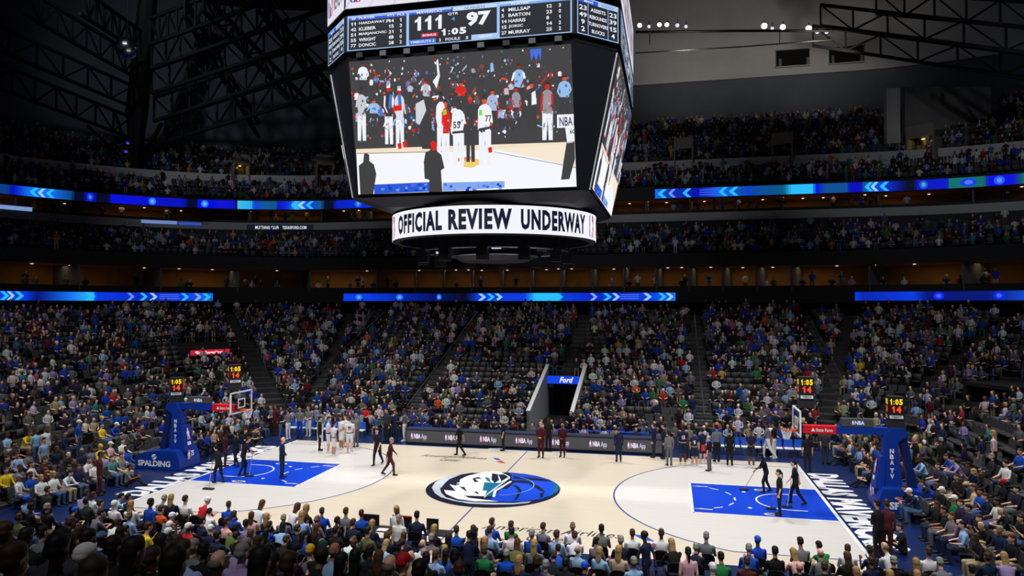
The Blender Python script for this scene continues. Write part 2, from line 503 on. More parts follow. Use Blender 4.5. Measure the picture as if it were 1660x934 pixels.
# suite lamps: visible downlights, and the soft light they give
dl = bpy.data.meshes.new('downlight')
b_ = MB().lathe((0, 0, 0), [(0.0, 0), (.11, 0), (.13, .02)], 10); dl = b_.mesh('downlight', emis('downlight_glow', (255, 226, 178), 2.2))
RND.seed(5)
for ra, rb, zz, nm in ((LB, LBk, 11.72, 'lower'), (U, Uk, 18.92, 'upper')):
    for i in vis_idx[4::3]:
        if RND.random() < .36: continue
        t = RND.choice((.3, .34, .62)); p = lerp([ra[i]], [rb[i]], t)[0]
        X = pj((p[0], p[1], zz))[0]
        if not (-10 < X < 1670) or p[1] < -12 : continue
        o_ = link('downlight', dl); o_.location = (p[0], p[1], zz - .03)
        tag(o_, 'small warm recessed ceiling downlight, %s suite level' % nm, 'light', 'downlights of the %s suites' % nm)
    for i in vis_idx[10::12]:
        p = lerp([ra[i]], [rb[i]], .5)[0]
        if not (-200 < pj((p[0], p[1], zz))[0] < 1860): continue
        l = bpy.data.lights.new('suite_light', 'AREA'); l.shape = 'RECTANGLE'; l.size = 6; l.size_y = 1.2
        l.energy = 26 if nm == 'lower' else 18; l.color = (1, .72, .38)
        o_ = bpy.data.objects.new('suite_light', l); COL.objects.link(o_); o_.location = (p[0], p[1], zz - .06)
        o_.rotation_euler = (0, 0, math.atan2(p[3], p[2]) + math.pi / 2)

# ------------------------------------------------------------------ court: maple boards, paint, lettering
CW = (216, 204, 184); CI = (214, 210, 206); NAVY = (20, 38, 84); LANE = (0, 62, 200); WHT = (235, 236, 240)
INK = (24, 28, 48)
XF, HW = 8.80, 2.39                                     # free-throw line, half lane
court = MB().box(-19.2, 19.2, -12.3, 12.3, -0.03, 0.0).build('floor_court_apron', mat('apron_navy', NAVY, 0.3, noise=.06, scale=2)); court['kind'] = 'structure'
ZM = lambda x, y, h: (x, y, .004 + h)
a = Art().rect(-14.325, -8.0, 14.325, 7.68, CW, 1)
for sx in (-1, 1):                                      # paler floor inside each three-point line
    bx = 12.725
    pts = [(sx * 14.32, -6.7), (sx * (bx - 7.24 * math.cos(math.asin(6.7 / 7.24))), -6.7)]
    t0 = math.asin(6.7 / 7.24)
    for i in range(1, 48):
        t = -t0 + 2 * t0 * i / 48; pts.append((sx * (bx - 7.24 * math.cos(t)), 7.24 * math.sin(t)))
    pts += [(sx * (bx - 7.24 * math.cos(t0)), 6.7), (sx * 14.32, 6.7)]
    a.poly(pts, CI, 2)
a.build('floor_boards', M_COURT, ZM, court)
a = Art()
for sx in (-1, 1):
    bx = sx * 12.725
    a.rect(min(sx * XF, sx * 14.3), -HW, max(sx * XF, sx * 14.3), HW, LANE, 3)
    c = math.pi if sx > 0 else 0.0
    t0 = math.asin(6.7 / 7.24)
    a.ring(bx, 0, 7.20, 7.265, c - t0, c + t0, (44, 62, 148), 64, 4)
    for y in (-6.7, 6.7):
        x0 = sx * (12.725 - 7.24 * math.cos(t0)); a.rect(min(x0, sx * 14.3), y - .03, max(x0, sx * 14.3), y + .03, (44, 62, 148), 4)
    for y in (-HW, HW): a.rect(min(sx * XF, sx * 14.3), y - .05, max(sx * XF, sx * 14.3), y + .05, WHT, 5)
    a.rect(sx * XF - .05, -HW - .05, sx * XF + .05, HW + .05, WHT, 5)
    a.rect(sx * 14.325 - .07, -8.0, sx * 14.325 + .07, 7.68, WHT, 6)
    f0 = -math.pi / 2 if sx > 0 else math.pi / 2        # dashed half circle inside the lane, restricted arc
    a.ring(sx * XF, 0, 1.79, 1.86, f0, f0 + math.pi, WHT, 13, 5, dash=1)
    a.ring(bx, 0, 1.20, 1.27, math.pi / 2 if sx > 0 else -math.pi / 2, (1.5 if sx > 0 else .5) * math.pi, WHT, 28, 5)
    for y in (-1.235, 1.235): a.rect(min(bx, bx + sx * .6), y - .035, max(bx, bx + sx * .6), y + .035, WHT, 5)
    for y in (-1.83, 1.83): a.rect(min(sx * XF, sx * (XF + .8)), y - .04, max(sx * XF, sx * (XF + .8)), y + .04, WHT, 5)
    for y in (-1.25, 1.25): a.ell(sx * (XF + 2.3), y, .09, .09, WHT, 8, 5)
    for y, r in ((1.75, .33), (-2.0, .36)):
        a.ell(sx * (XF + 3.1), y, r, .16, WHT, 14, 5); a.ell(sx * (XF + 3.1), y, r * .7, .09, INK, 12, 6)
a.line([(0, -8.0), (0, 7.68)], .06, (70, 66, 160), 4)
for x0, y0, x1 in ((-8.7, 8.0, 8.7),): a.rect(-14.3, 7.60, 14.3, 7.68, WHT, 5)
for x0 in (-2.3, 1.4): a.line([(x0, 7.75), (x0 + .8, 7.95)], .16, (210, 225, 240), 6)
a.build('lane_and_line_paint', M_PAINT, ZM, court)
# lettering on the baselines
a = Art()
for sx in (-1, 1):
    a2 = Art()
    a2.text('DALLAS', 0, 0, 4.1, 1.42, WHT, 3, bold=.055); a2.text('MAVERICKS', 4.5, 0, 11.0, 1.42, WHT, 3, bold=.055)
    mp = (lambda x, y, h: (-14.44 - y, -5.2 + x, .004 + h)) if sx < 0 else (lambda x, y, h: (14.48 + y, 5.6 - x, .004 + h))
    a2.build('baseline_lettering', M_PAINT, mp, court)
# building name, twice, with its two-coloured bird mark
def fl_px(pts, dx=0, dy=0): return [tuple(on(x + dx, y + dy)[:2]) for x, y in pts]
def court_text(name, L, base, tip):
    O = on(*L)[:2]; a = Art(); w, hh = base
    a.text('American Airlines', 0, 0, w, hh, INK, 3, bold=.0, shear=.3)
    a.text('Center', w * .36, -hh * 1.55, w * .66, -hh * .35, INK, 3, bold=.0, shear=.3)
    m0 = w * 1.06
    a.poly([(m0, hh * 1.0), (m0 + w * .10, hh * .75), (m0 + w * .16, -hh * .1), (m0 + w * .08, hh * .05)], (36, 84, 190), 3)
    a.poly([(m0 + w * .11, -hh * .75), (m0 + w * .17, -hh * .2), (m0 + w * .27, -hh * 1.25), (m0 + w * .2, -hh * 1.15)], (200, 34, 60), 3)
    a.build(name, M_PAINT, lambda x, y, h: (O[0] + x, O[1] + y, .004 + h), court)
court_text('arena_name_lettering', (780, 857.5), (5.2, .62), None)
court_text('arena_name_lettering', (681, 740), (3.75, .52), None)
# centre emblem, traced as flat paint (coordinates in an enlarged survey view)
K = lambda pts: [tuple(on(660 + x / 6.385, 720 + y / 6.385)[:2]) for x, y in pts]
pl, pr = on(691.3, 791.0)[:2], on(908.2, 793.4)[:2]
ec = ((pl + pr) / 2); eR = np.hypot(*(pr - pl)) / 2
NB = (14, 22, 48); SIL = (186, 193, 204); BL = (8, 70, 205); TEAL = (0, 96, 130)
a = Art()
a.ell(ec[0], ec[1], eR, eR, NB, 64, 7)
a.poly(K([(255, 455), (290, 400), (340, 370), (450, 330), (560, 312), (700, 296), (560, 330), (450, 362), (400, 398), (372, 432), (342, 465), (350, 505), (400, 556), (520, 590), (700, 607), (900, 614), (1100, 616), (1290, 598), (1250, 615), (1100, 629), (900, 631), (650, 622), (480, 592), (350, 556), (285, 512)]), SIL, 8)
a.poly(K([(1060, 306), (1200, 310), (1350, 335), (1480, 375), (1550, 430), (1558, 480), (1500, 535), (1380, 575), (1200, 600), (1000, 603), (820, 580), (900, 555), (945, 500), (1000, 440), (1080, 390), (1085, 345)]), BL, 8)
a.poly(K([(1490, 380), (1560, 430), (1577, 462), (1555, 500), (1440, 555), (1505, 505), (1525, 450)]), TEAL, 9)
a.poly(K([(545, 375), (620, 335), (760, 300), (880, 286), (965, 292), (1060, 340), (1070, 352), (945, 440), (885, 525), (800, 560), (700, 560), (590, 538), (640, 562), (960, 600), (700, 598), (520, 575), (400, 520), (380, 480), (505, 492), (440, 422), (525, 442), (470, 412), (548, 402)]), WHT, 9)
a.poly(K([(800, 400), (950, 408), (1005, 385), (925, 480), (892, 545), (795, 552), (828, 488), (780, 487)]), TEAL, 10)
a.poly(K([(805, 345), (850, 358), (870, 405), (825, 385)]), TEAL, 10)
for p in ([(330, 440), (345, 462), (400, 470), (380, 480), (400, 520), (358, 500)], [(535, 445), (592, 450), (620, 500)], [(450, 402), (530, 355), (552, 365), (510, 410), (560, 422), (490, 432)],
          [(395, 415), (430, 372), (560, 320), (690, 300), (480, 365), (430, 400), (440, 442)], [(675, 362), (740, 345), (778, 372), (742, 364), (705, 368), (745, 398), (698, 400)],
          [(880, 308), (938, 318), (952, 380), (905, 408), (872, 372)], [(945, 320), (1000, 318), (1050, 345), (975, 392), (962, 360)], [(1000, 420), (1075, 372), (1110, 400), (1040, 470), (985, 470)],
          [(680, 512), (718, 495), (742, 515), (732, 527), (706, 508)], [(582, 540), (800, 546), (790, 572), (680, 562)],
          [(1085, 425), (1150, 440), (1188, 490), (1150, 562), (1098, 602), (1132, 540), (1150, 490), (1120, 452)], [(1088, 378), (1250, 385), (1380, 450), (1432, 502), (1380, 490), (1250, 412), (1100, 402)],
          [(1108, 338), (1430, 370), (1505, 392), (1400, 386), (1100, 362)], [(1370, 520), (1420, 500), (1400, 560), (1375, 560)]):
    a.poly(K(p), NB, 11)
a.line(K([(800, 548), (1060, 355)]), .10, SIL, 12); a.line(K([(895, 555), (912, 492), (1075, 392)]), .12, WHT, 12)
c1 = on(660 + 1180 / 6.385, 720 + 470 / 6.385)
a.ring(0.0, 0.0, 1.80, 1.85, -1.2, 1.1, (120, 160, 230), 24, 12)
a.build('centre_emblem', M_PAINT, ZM, court)

# ------------------------------------------------------------------ LED ribbon boards on the fascias
def ring_at(ringpts, z, n0=0):
    P = [(i, pj((p[0], p[1], z))) for i, p in enumerate(ringpts) if far_half(i)]
    P = [(q[0], i) for i, q in P if q[2] > 5]
    P.sort(); xs = [p[0] for p in P]; ii = [p[1] for p in P]
    def f(px):
        k = int(np.searchsorted(xs, px)); k = min(max(k, 1), len(xs) - 1)
        t = (px - xs[k - 1]) / (xs[k] - xs[k - 1]); a, b = ringpts[ii[k - 1]], ringpts[ii[k]]
        return [u + (v - u) * t for u, v in zip(a, b)]
    return f
def ribbon(ringpts, z0, z1, x0, x1, stops, chev, discs, label, bars=(), greens=()):
    f = ring_at(ringpts, (z0 + z1) / 2)
    def mp(x, y, h):
        p = f(x); n = math.hypot(p[2], p[3]); g = .03 + h * .012
        return (p[0] - p[2] / n * g, p[1] - p[3] / n * g, z0 + (z1 - z0) * y)
    c = f((x0 + x1) / 2)
    e = empty('ribbon_board', (c[0], c[1], z0), 0, label, 'led board', 'ribbon boards on the fascias')
    inv = Matrix.Translation(Vector((-c[0], -c[1], -z0)))
    mpl = lambda x, y, h: tuple(np.array(mp(x, y, h)) - np.array((c[0], c[1], z0)))
    a = Art(); px = x0
    while px < x1:
        q = min(px + 4, x1); m_ = (px + q) / 2
        for (xa, ca), (xb, cb) in zip(stops[:-1], stops[1:]):
            if xa <= m_ <= xb:
                t = (m_ - xa) / (xb - xa); rgb = tuple(u + (v - u) * t for u, v in zip(ca, cb)); break
        else: rgb = stops[-1][1] if m_ > stops[-1][0] else stops[0][1]
        a.rect(px, 0, q, 1, rgb, 1); px = q
    a.build('panel', M_LED, mpl, e, eps=1)
    for x, w, d, rgb in chev:
        a = Art(); a.poly([(x - d * w / 2, .04), (x, .04), (x + d * w * .6, .5), (x, .96), (x - d * w / 2, .96), (x + d * w * .1, .5)], rgb, 2); a.build('arrow', M_LED, mpl, e, eps=1)
    for x, w, rgb in discs:
        a = Art(); a.ell(x, .5, w, .42, rgb, 14, 2); a.ell(x, .5, w * .5, .22, tuple(min(255, v + 60) for v in rgb), 10, 3); a.build('disc', M_LED, mpl, e, eps=1)
    for xa, xb, rgb in bars:
        for v in (.25, .5, .75): a = Art(); a.rect(xa, v - .05, xb, v + .05, rgb, 2); a.build('stripe', M_LED, mpl, e, eps=1)
    return e
B0, B1, B2, CY, LT, DK = (4, 22, 120), (8, 60, 225), (20, 110, 240), (40, 190, 255), (150, 205, 255), (4, 10, 40)
rz0, rz1 = 8.62, 9.36
ribbon(LBo, rz0, rz1, -200, 345, [(-200, B1), (40, B1), (60, B0), (110, B2), (150, CY), (155, B1), (230, (6, 40, 200)), (300, B1), (345, B2)],
       [(6, 14, 1, CY), (16, 12, 1, LT), (30, 14, 1, CY), (145, 16, 1, CY), (211, 11, 1, (110, 140, 255)), (232, 12, 1, CY), (248, 12, 1, LT), (299, 12, 1, CY), (320, 11, 1, (130, 170, 255)), (334, 13, 1, CY)], [],
       'bright blue lower LED ribbon over the left stand with light blue arrows', [(258, 290, (80, 110, 240))])
ribbon(LBo, rz0, rz1, 557, 1095, [(557, B1), (600, B1), (690, B0), (755, DK), (775, B1), (850, B1), (868, CY), (905, CY), (912, B1), (960, (6, 40, 200)), (1050, B1), (1095, B2)],
       [(781, 12, 1, LT), (795, 12, 1, CY), (808, 12, 1, LT), (905, 14, 1, CY), (962, 11, 1, (130, 170, 255)), (984, 13, 1, CY), (998, 12, 1, LT), (1049, 13, 1, LT), (1073, 12, 1, CY), (1085, 12, 1, LT)],
       [(582, 6, (30, 110, 255)), (648, 6, (30, 110, 255)), (712, 4, (30, 110, 255))],
       'bright blue lower LED ribbon with arrows straight over the far stand', [(1006, 1036, (80, 110, 240))])
ribbon(LBo, rz0, rz1, 1386, 1900, [(1386, B1), (1400, (6, 40, 180)), (1480, B1), (1505, B0), (1600, B0), (1660, (14, 70, 200)), (1900, B1)], [],
       [(1522, 9, (10, 40, 255)), (1620, 9, (10, 40, 255))], 'deep blue lower LED ribbon over the right stand without arrows')
uz0, uz1 = 18.98, 19.92
ribbon(Uo, uz0, uz1, -200, 382, [(-200, (10, 90, 150)), (12, (10, 60, 130)), (20, (4, 10, 190)), (45, B2), (85, B2), (115, (10, 70, 130)), (122, DK), (135, DK), (140, (8, 20, 190)), (152, (8, 20, 190)), (158, DK), (175, DK), (182, (6, 16, 225)), (300, (4, 10, 180)), (305, DK), (318, DK), (322, (6, 16, 225)), (382, (4, 12, 200))],
       [(56, 14, -1, CY), (68, 12, -1, LT), (82, 13, -1, CY)], [(146, 5, (20, 60, 230)), (247, 6, (40, 120, 250)), (332, 6, (40, 120, 250))], 'blue and teal upper LED ribbon along the upper left corner')
ribbon(Uo, uz0, uz1, 385, 640, [(385, (60, 190, 235)), (408, (40, 170, 230)), (412, B1), (430, (10, 90, 150)), (448, (10, 80, 130)), (452, (4, 10, 200)), (470, B1), (480, CY), (500, B1), (520, (10, 90, 150)), (528, DK), (540, DK), (545, (6, 30, 190)), (640, B1)],
       [(479, 13, -1, CY), (490, 12, -1, LT), (503, 12, -1, CY)], [(581, 6, (30, 90, 250))], 'blue upper LED ribbon to the left of the hanging scoreboard')
ribbon(Uo, uz0, uz1, 1062, 1900, [(1062, B2), (1080, (6, 60, 170)), (1130, (4, 10, 170)), (1165, B2), (1210, (10, 70, 170)), (1270, (10, 90, 130)), (1283, CY), (1318, CY), (1322, (4, 16, 230)), (1338, (10, 80, 150)), (1372, (10, 80, 150)), (1378, (4, 10, 190)), (1395, (4, 10, 190)), (1402, (10, 100, 160)), (1430, B1), (1460, (4, 16, 120)), (1470, DK), (1482, DK), (1488, (6, 20, 190)), (1535, (6, 20, 200)), (1540, (10, 110, 110)), (1595, (10, 110, 90)), (1602, (4, 10, 220)), (1640, (4, 10, 220)), (1660, (10, 110, 90)), (1900, B1)],
       [(1074, 14, -1, CY), (1090, 11, -1, (110, 140, 255)), (1114, 13, -1, CY), (1173, 13, -1, CY), (1190, 15, -1, CY), (1215, 12, -1, B1), (1409, 13, -1, CY), (1418, 12, -1, LT), (1434, 14, -1, CY)],
       [(1497, 7, (20, 90, 190)), (1570, 14, (20, 60, 230)), (1620, 9, (30, 90, 255))], 'blue and green upper LED ribbon curving along the upper right stand', [(1134, 1160, (60, 90, 230))])

def wall_sign(name, ringpts, x0, x1, z0, z1, bg, txt, fg, label, m=None):
    f = ring_at(ringpts, (z0 + z1) / 2); c = f((x0 + x1) / 2)
    def mp(x, y, h):
        p = f(x); n = math.hypot(p[2], p[3]); g = .04 + h * .012
        return (p[0] - p[2] / n * g - c[0], p[1] - p[3] / n * g - c[1], z0 + (z1 - z0) * y - z0)
    e = empty(name, (c[0], c[1], z0), 0, label, 'sign')
    Art().rect(x0, 0, x1, 1, bg, 1, seg=6).build('panel', M_LED, mp, e, eps=1)
    if txt:
        a = Art()
        for t, xa, xb in txt: a.text(t, xa, .22, xb, .78, fg, 2, bold=.02)
        a.build('lettering', M_LED, mp, e, eps=1)
wall_sign('led_sign', Uo, 400, 508, 16.6, 17.25, (18, 20, 34), [('MUSTANG CLUB', 414, 452), ('TEXASFORD.COM', 458, 497)], (215, 225, 245), 'dark LED sign with white lettering on the light fascia left of the scoreboard')
wall_sign('led_sign', Uo, -10, 52, 17.5, 17.9, (120, 150, 205), [], (255, 255, 255), 'pale blue LED strip at the far left of the upper suites')
wall_sign('led_sign', Uo, 229, 287, 17.05, 17.4, (110, 130, 190), [], (255, 255, 255), 'pale blue LED strip on the light fascia, first of the two in a row')
wall_sign('led_sign', Uo, 290, 326, 17.02, 17.3, (40, 80, 190), [], (255, 255, 255), 'mid blue LED strip on the light fascia, second of the two in a row')

# ------------------------------------------------------------------ hanging scoreboard
SB = empty('scoreboard', (0, 0, 0), 0, 'huge four-sided scoreboard hanging over centre court with screens and ring display', 'scoreboard')
def octo(s, w, z): return [(w, -s, z), (s, -w, z), (s, w, z), (w, s, z), (-w, s, z), (-s, w, z), (-s, -w, z), (-w, -s, z)]
def loft_oct(levels, name, m):
    mb = MB()
    for s, w, z in levels: mb.v += octo(s, w, z)
    for j in range(len(levels) - 1):
        for i in range(8): mb.f.append((j * 8 + i, j * 8 + (i + 1) % 8, (j + 1) * 8 + (i + 1) % 8, (j + 1) * 8 + i))
    mb.f.append(tuple(range(8))[::-1]); mb.f.append(tuple(range((len(levels) - 1) * 8, len(levels) * 8)))
    return mb.build(name, m, SB)
M_SBK = mat('scoreboard_shell', (14, 17, 26), 0.55)
loft_oct([(4.92, 4.56, 12.72), (6.0, 4.5, 18.12), (6.0, 4.5, 24.6)], 'body', M_SBK)
loft_oct([(4.2, 3.6, 12.40), (4.95, 4.6, 12.72)], 'underside', M_SBK)
loft_oct([(6.12, 4.56, 18.33), (6.12, 4.56, 19.78)], 'stats_band', M_SBK)
loft_oct([(6.14, 4.58, 20.02), (6.14, 4.58, 22.4)], 'upper_band', M_SBK)
for x, y in ((-3, -3), (3, -3), (3, 3), (-3, 3)): MB().tube((x, y, 24.5), (x * 1.6, y * 1.6, 47), .05).build('hoist_cable', M_BLACK, SB)

def face_map(s0, w0, z0, s1, w1, z1, rot):
    """u,v in 0..1 on the face between (s0,w0,z0) bottom and (s1,w1,z1) top, turned rot quarter turns"""
    c, s_ = round(math.cos(rot * math.pi / 2)), round(math.sin(rot * math.pi / 2))
    tilt = math.hypot(s1 - s0, z1 - z0); n = (0, -(z1 - z0) / tilt, -(s1 - s0) / tilt)
    def mp(u, v, h):
        s = s0 + (s1 - s0) * v; w = w0 + (w1 - w0) * v
        x, y, z = -w + 2 * w * u, -s + n[1] * h, z0 + (z1 - z0) * v + n[2] * h
        return (c * x - s_ * y, s_ * x + c * y, z)
    return mp
def cham_map(s, w, z0, z1, quad):
    o = octo(s, w, 0); p, q = np.array(o[quad][:2]), np.array(o[(quad + 1) % 8][:2])
    d = (q - p); n = np.array([d[1], -d[0]]) / np.hypot(*d)
    return lambda u, v, h: (*(p + d * u + n * h), z0 + (z1 - z0) * v)

# big screen picture (flat video image)
SQ = ((560, 97), (930.5, 69), (938, 305), (572.5, 317))
def PQ(px, py):
    u = (px - 560) / 370.0
    for _ in range(4):
        ty, by = 97 - 28 * u, 317 - 12 * u; t = (py - ty) / (by - ty)
        lx, rx = 560 + 12.5 * t, 930.5 + 7.5 * t; u = (px - lx) / (rx - lx)
    return (u, 1 - t)
def video():
    a = Art(); r = random.Random(3)
    G = (66, 66, 68); WF = (246, 247, 252)
    def P(pts, rgb, layer): 
        q = [PQ(*p) for p in pts]; q = [(min(max(u, 0), 1), min(max(v, 0), 1)) for u, v in q]
        a.poly(q, rgb, layer)
    a.rect(0, 0, 1, 1, G, 1)
    P([(570, 240), (938, 229), (940, 310), (570, 322)], WF, 2)
    P([(570, 240), (938, 229), (938, 237), (830, 240), (720, 246), (570, 248)], (244, 226, 200), 3)
    P([(806, 240), (938, 232), (939, 272)], (246, 232, 212), 3)
    P([(571, 247), (720, 244), (720, 244.8), (571, 248)], (60, 60, 66), 4); P([(806, 245), (938, 272), (938, 273), (806, 245.8)], (80, 80, 90), 4)
    P([(601, 300), (699, 296), (699, 312), (601, 318)], (40, 88, 215), 4); P([(720, 297), (823, 295), (823, 306), (720, 312)], (130, 168, 238), 4)
    for i in range(34):
        x = r.uniform(604, 820); y = r.uniform(299, 309)
        if 694 < x < 722: continue
        P([(x, y), (x + r.uniform(2, 7), y - 1), (x + 5, y + r.uniform(2, 5)), (x, y + 3)], r.choice(((70, 110, 230), (20, 60, 190), (110, 150, 240))), 5)
    red, org, wht, blu, pal = (226, 30, 24), (226, 84, 36), (240, 243, 250), (70, 120, 215), (150, 190, 235)
    def spec(x, y, s, rgb, layer):
        n = r.choice((4, 5, 6)); t0 = r.uniform(0, 6)
        P([(x + s * r.uniform(.4, 1.1) * math.cos(t0 + 6.28 * i / n), y + s * 1.2 * r.uniform(.4, 1.1) * math.sin(t0 + 6.28 * i / n)) for i in range(n)], rgb, layer)
    for i in range(250):
        x = r.uniform(564, 930); y = r.uniform(96 - (x - 560) * .075 + 4, 228 - (x - 560) * .02)
        spec(x, y, r.uniform(1.0, 3.4) * (0.8 + (y - 90) / 260), r.choice((red, org, org, (170, 40, 30), wht, wht, pal, blu, (200, 205, 215), (120, 122, 130))), 5)
    def fig(cx, y0, y1, top, leg, skin, w, head=None, layer=8, lean=0, arms=None):
        H = y1 - y0; hy = y0 + H * .07
        a_ = arms or top
        P([(cx - w * .42, y0 + H * .5), (cx + w * .42, y0 + H * .5), (cx + w * .40 + lean, y1), (cx + w * .08 + lean, y1), (cx, y0 + H * .62), (cx - w * .1, y1), (cx - w * .42, y1)], leg, layer)
        q = r.uniform(-.06, .06) * w
        P([(cx - w * .12, y0 + H * .135), (cx + w * .12, y0 + H * .135), (cx + w * .36, y0 + H * .17), (cx + w * .45, y0 + H * .24), (cx + w * .36 + q, y0 + H * .40), (cx + w * .38, y0 + H * .54), (cx - w * .38, y0 + H * .54), (cx - w * .34 + q, y0 + H * .40), (cx - w * .45, y0 + H * .24), (cx - w * .36, y0 + H * .17)], top, layer + 1)
        for sd in (-1, 1):
            ex, hx = cx + sd * w * r.uniform(.46, .66), cx + sd * w * r.uniform(.12, .62); ey = y0 + H * r.uniform(.34, .40); hy2 = y0 + H * r.uniform(.40, .54)
            P([(cx + sd * w * .45, y0 + H * .2), (cx + sd * w * .28, y0 + H * .2), (ex - sd * w * .16, ey), (ex, ey)], a_, layer + 2)
            P([(ex, ey - 1), (ex - sd * w * .15, ey - 1), (hx - sd * w * .06, hy2), (hx + sd * w * .06, hy2)], skin if r.random() < .6 else a_, layer + 2)
        for _ in range(3 if H > 34 else 1):
            fx, fy, fs = cx + r.uniform(-.3, .3) * w, y0 + H * r.uniform(.2, .5), w * r.uniform(.05, .16)
            P([(fx, fy), (fx + fs, fy + fs * .5), (fx + fs * .6, fy + fs * 2), (fx - fs * .4, fy + fs * 1.4)], r.choice(((66, 66, 68), (120, 124, 134), (190, 200, 220), (90, 110, 170))), layer + 2)
        P([(cx + w * .19 * math.cos(t), hy + H * .07 * math.sin(t)) for t in np.linspace(0, 5.7, 9)], skin, layer + 1)
        P([(cx - w * .19, hy - H * .01), (cx - w * .15, hy - H * .072), (cx + w * .15, hy - H * .072), (cx + w * .19, hy - H * .02), (cx, hy - H * .035)], (58, 44, 42), layer + 2)
        if head: P([(cx - w * .2, hy), (cx - w * .16, hy - H * .07), (cx + w * .16, hy - H * .07), (cx + w * .2, hy)], head, layer + 2)
    K9 = (62, 62, 64)
    for i in range(64):
        y = 98 + 96 * (i / 64) + r.uniform(-4, 4); x = r.uniform(570, 928); sz = 15 + 26 * (i / 64)
        if y < 100 - (x - 560) * .075 + 4: continue
        fig(x, y, y + sz, r.choice((pal, wht, (190, 196, 208), K9, K9, (88, 90, 98), (170, 40, 36), blu)), K9, r.choice((red, org, (170, 60, 44))), sz * .40, None, 6, arms=r.choice((pal, K9, red, wht)))
    for i in range(40):
        x, y = r.uniform(575, 925), r.uniform(110, 205); d = r.uniform(5, 14); an = r.uniform(-1.2, 1.2)
        P([(x, y), (x + d * math.cos(an), y + d * math.sin(an)), (x + d * math.cos(an) + 1, y + d * math.sin(an) + 2.4), (x, y + 2.8)], r.choice((red, org, pal, wht, blu)), 7)
    # rows of standing and seated figures behind the floor
    fig(585, 98, 150, wht, K9, (120, 60, 50), 17); fig(581, 138, 226, (200, 205, 215), wht, K9, 18); fig(603, 158, 200, pal, K9, org, 20)
    fig(629, 132, 232, K9, wht, red, 17, wht, arms=wht); fig(648, 136, 240, (220, 225, 235), wht, red, 17, wht); fig(694, 126, 176, (190, 196, 208), K9, red, 16, arms=wht)
    P([(631, 150), (636, 150), (634, 172), (629, 172)], blu, 12); P([(645, 150), (651, 150), (652, 168), (646, 168)], blu, 12)
    P([(637, 168), (652, 167), (652, 176), (638, 177)], red, 13); P([(643, 231), (650, 230), (651, 239), (645, 240)], red, 12); P([(652, 228), (659, 228), (661, 236), (654, 238)], red, 12)
    P([(706, 128), (714, 118), (712, 96), (715, 92), (718, 120), (712, 140)], wht, 9)
    P([(687, 150), (700, 158), (706, 240), (686, 240), (680, 190)], K9, 10); P([(676, 165), (690, 158), (694, 176), (682, 200), (676, 196)], (210, 214, 222), 11)
    fig(753, 130, 172, red, K9, org, 17); fig(848, 100, 172, pal, K9, (130, 50, 40), 20, arms=wht); fig(805, 142, 206, (170, 185, 215), K9, org, 18); fig(843, 138, 200, (150, 155, 170), K9, red, 14)
    fig(868, 130, 206, K9, K9, org, 18); P([(868, 148), (874, 144), (876, 166), (868, 168)], wht, 12); fig(893, 130, 226, (150, 150, 156), wht, red, 20, arms=red); fig(920, 120, 185, pal, K9, org, 19)
    P([(866, 78), (884, 76), (883, 96), (879, 84), (876, 97), (872, 86), (868, 97)], (70, 110, 225), 9); P([(802, 100), (806, 98), (808, 112), (802, 114)], pal, 9)
    P([(908, 184), (934, 183), (934, 205), (908, 206)], wht, 9); a.text('NBA', *PQ(912, 203), *PQ(932, 187), (66, 66, 90), 12)
    # huddle on the floor
    fig(719, 146, 262, wht, wht, K9, 17, layer=14); fig(727, 158, 262, red, wht, org, 14, layer=16); fig(748, 160, 268, wht, wht, K9, 22, K9, layer=18); fig(768, 150, 262, K9, K9, red, 17, org, layer=20)
    fig(792, 150, 268, wht, wht, org, 24, K9, layer=22)
    P([(738, 211), (758, 209), (758, 213), (738, 215)], K9, 30); P([(782, 206), (804, 202), (804, 206), (782, 211)], K9, 30); P([(723, 176), (728, 174), (729, 182), (723, 184)], (140, 220, 60), 30); P([(783, 176), (788, 175), (788, 184), (783, 185)], (140, 220, 60), 30)
    a.text('55', *PQ(740, 206), *PQ(751, 194), (60, 60, 74), 31); a.text('77', *PQ(793, 195), *PQ(803, 184), (60, 60, 74), 31)
    P([(797, 238), (803, 237), (804, 246), (798, 247)], red, 30); P([(752, 262), (776, 256), (790, 262), (770, 272), (756, 270)], (244, 205, 110), 13); P([(742, 256), (770, 252), (772, 258), (744, 262)], (236, 140, 100), 13)
    # silhouettes nearest the lens
    P([(689, 262), (692, 246), (700, 242), (705, 228), (711, 232), (712, 244), (719, 250), (724, 272), (718, 276), (720, 312), (697, 313), (698, 292), (690, 290)], K9, 34); P([(700, 230), (705, 226), (712, 231), (711, 242), (704, 243)], red, 35)
    P([(575, 268), (583, 262), (585, 248), (590, 247), (594, 250), (594, 260), (602, 266), (606, 282), (600, 316), (577, 318)], K9, 34)
    P([(921, 206), (938, 202), (939, 230), (924, 232)], wht, 34); P([(923, 230), (938, 228), (936, 258), (927, 292), (914, 293), (918, 262)], K9, 34); a.text('60', *PQ(928, 216), *PQ(936, 208), K9, 36)
    return a
VID = video()
scr = MB()
def screen(rot, name, pic=True):
    mp = face_map(4.92, 4.56, 12.80, 6.0, 4.5, 18.02, rot)
    mb = MB(); fr = [(.0, .0), (1, 0), (1, 1), (0, 1)]
    mb.prism(fr, .01, .09, lambda u, v, w: mp(u, v, w))
    s_ = mb.build(name, M_SBK, SB)
    VID.build('video_picture', M_LED, lambda u, v, h: mp(.008 + .984 * u, .012 + .98 * v, .10 + h), s_, eps=.0015)
screen(0, 'screen_front'); screen(1, 'screen_side'); screen(3, 'screen_side')
DB, LB_ = (22, 26, 40), (160, 195, 245)
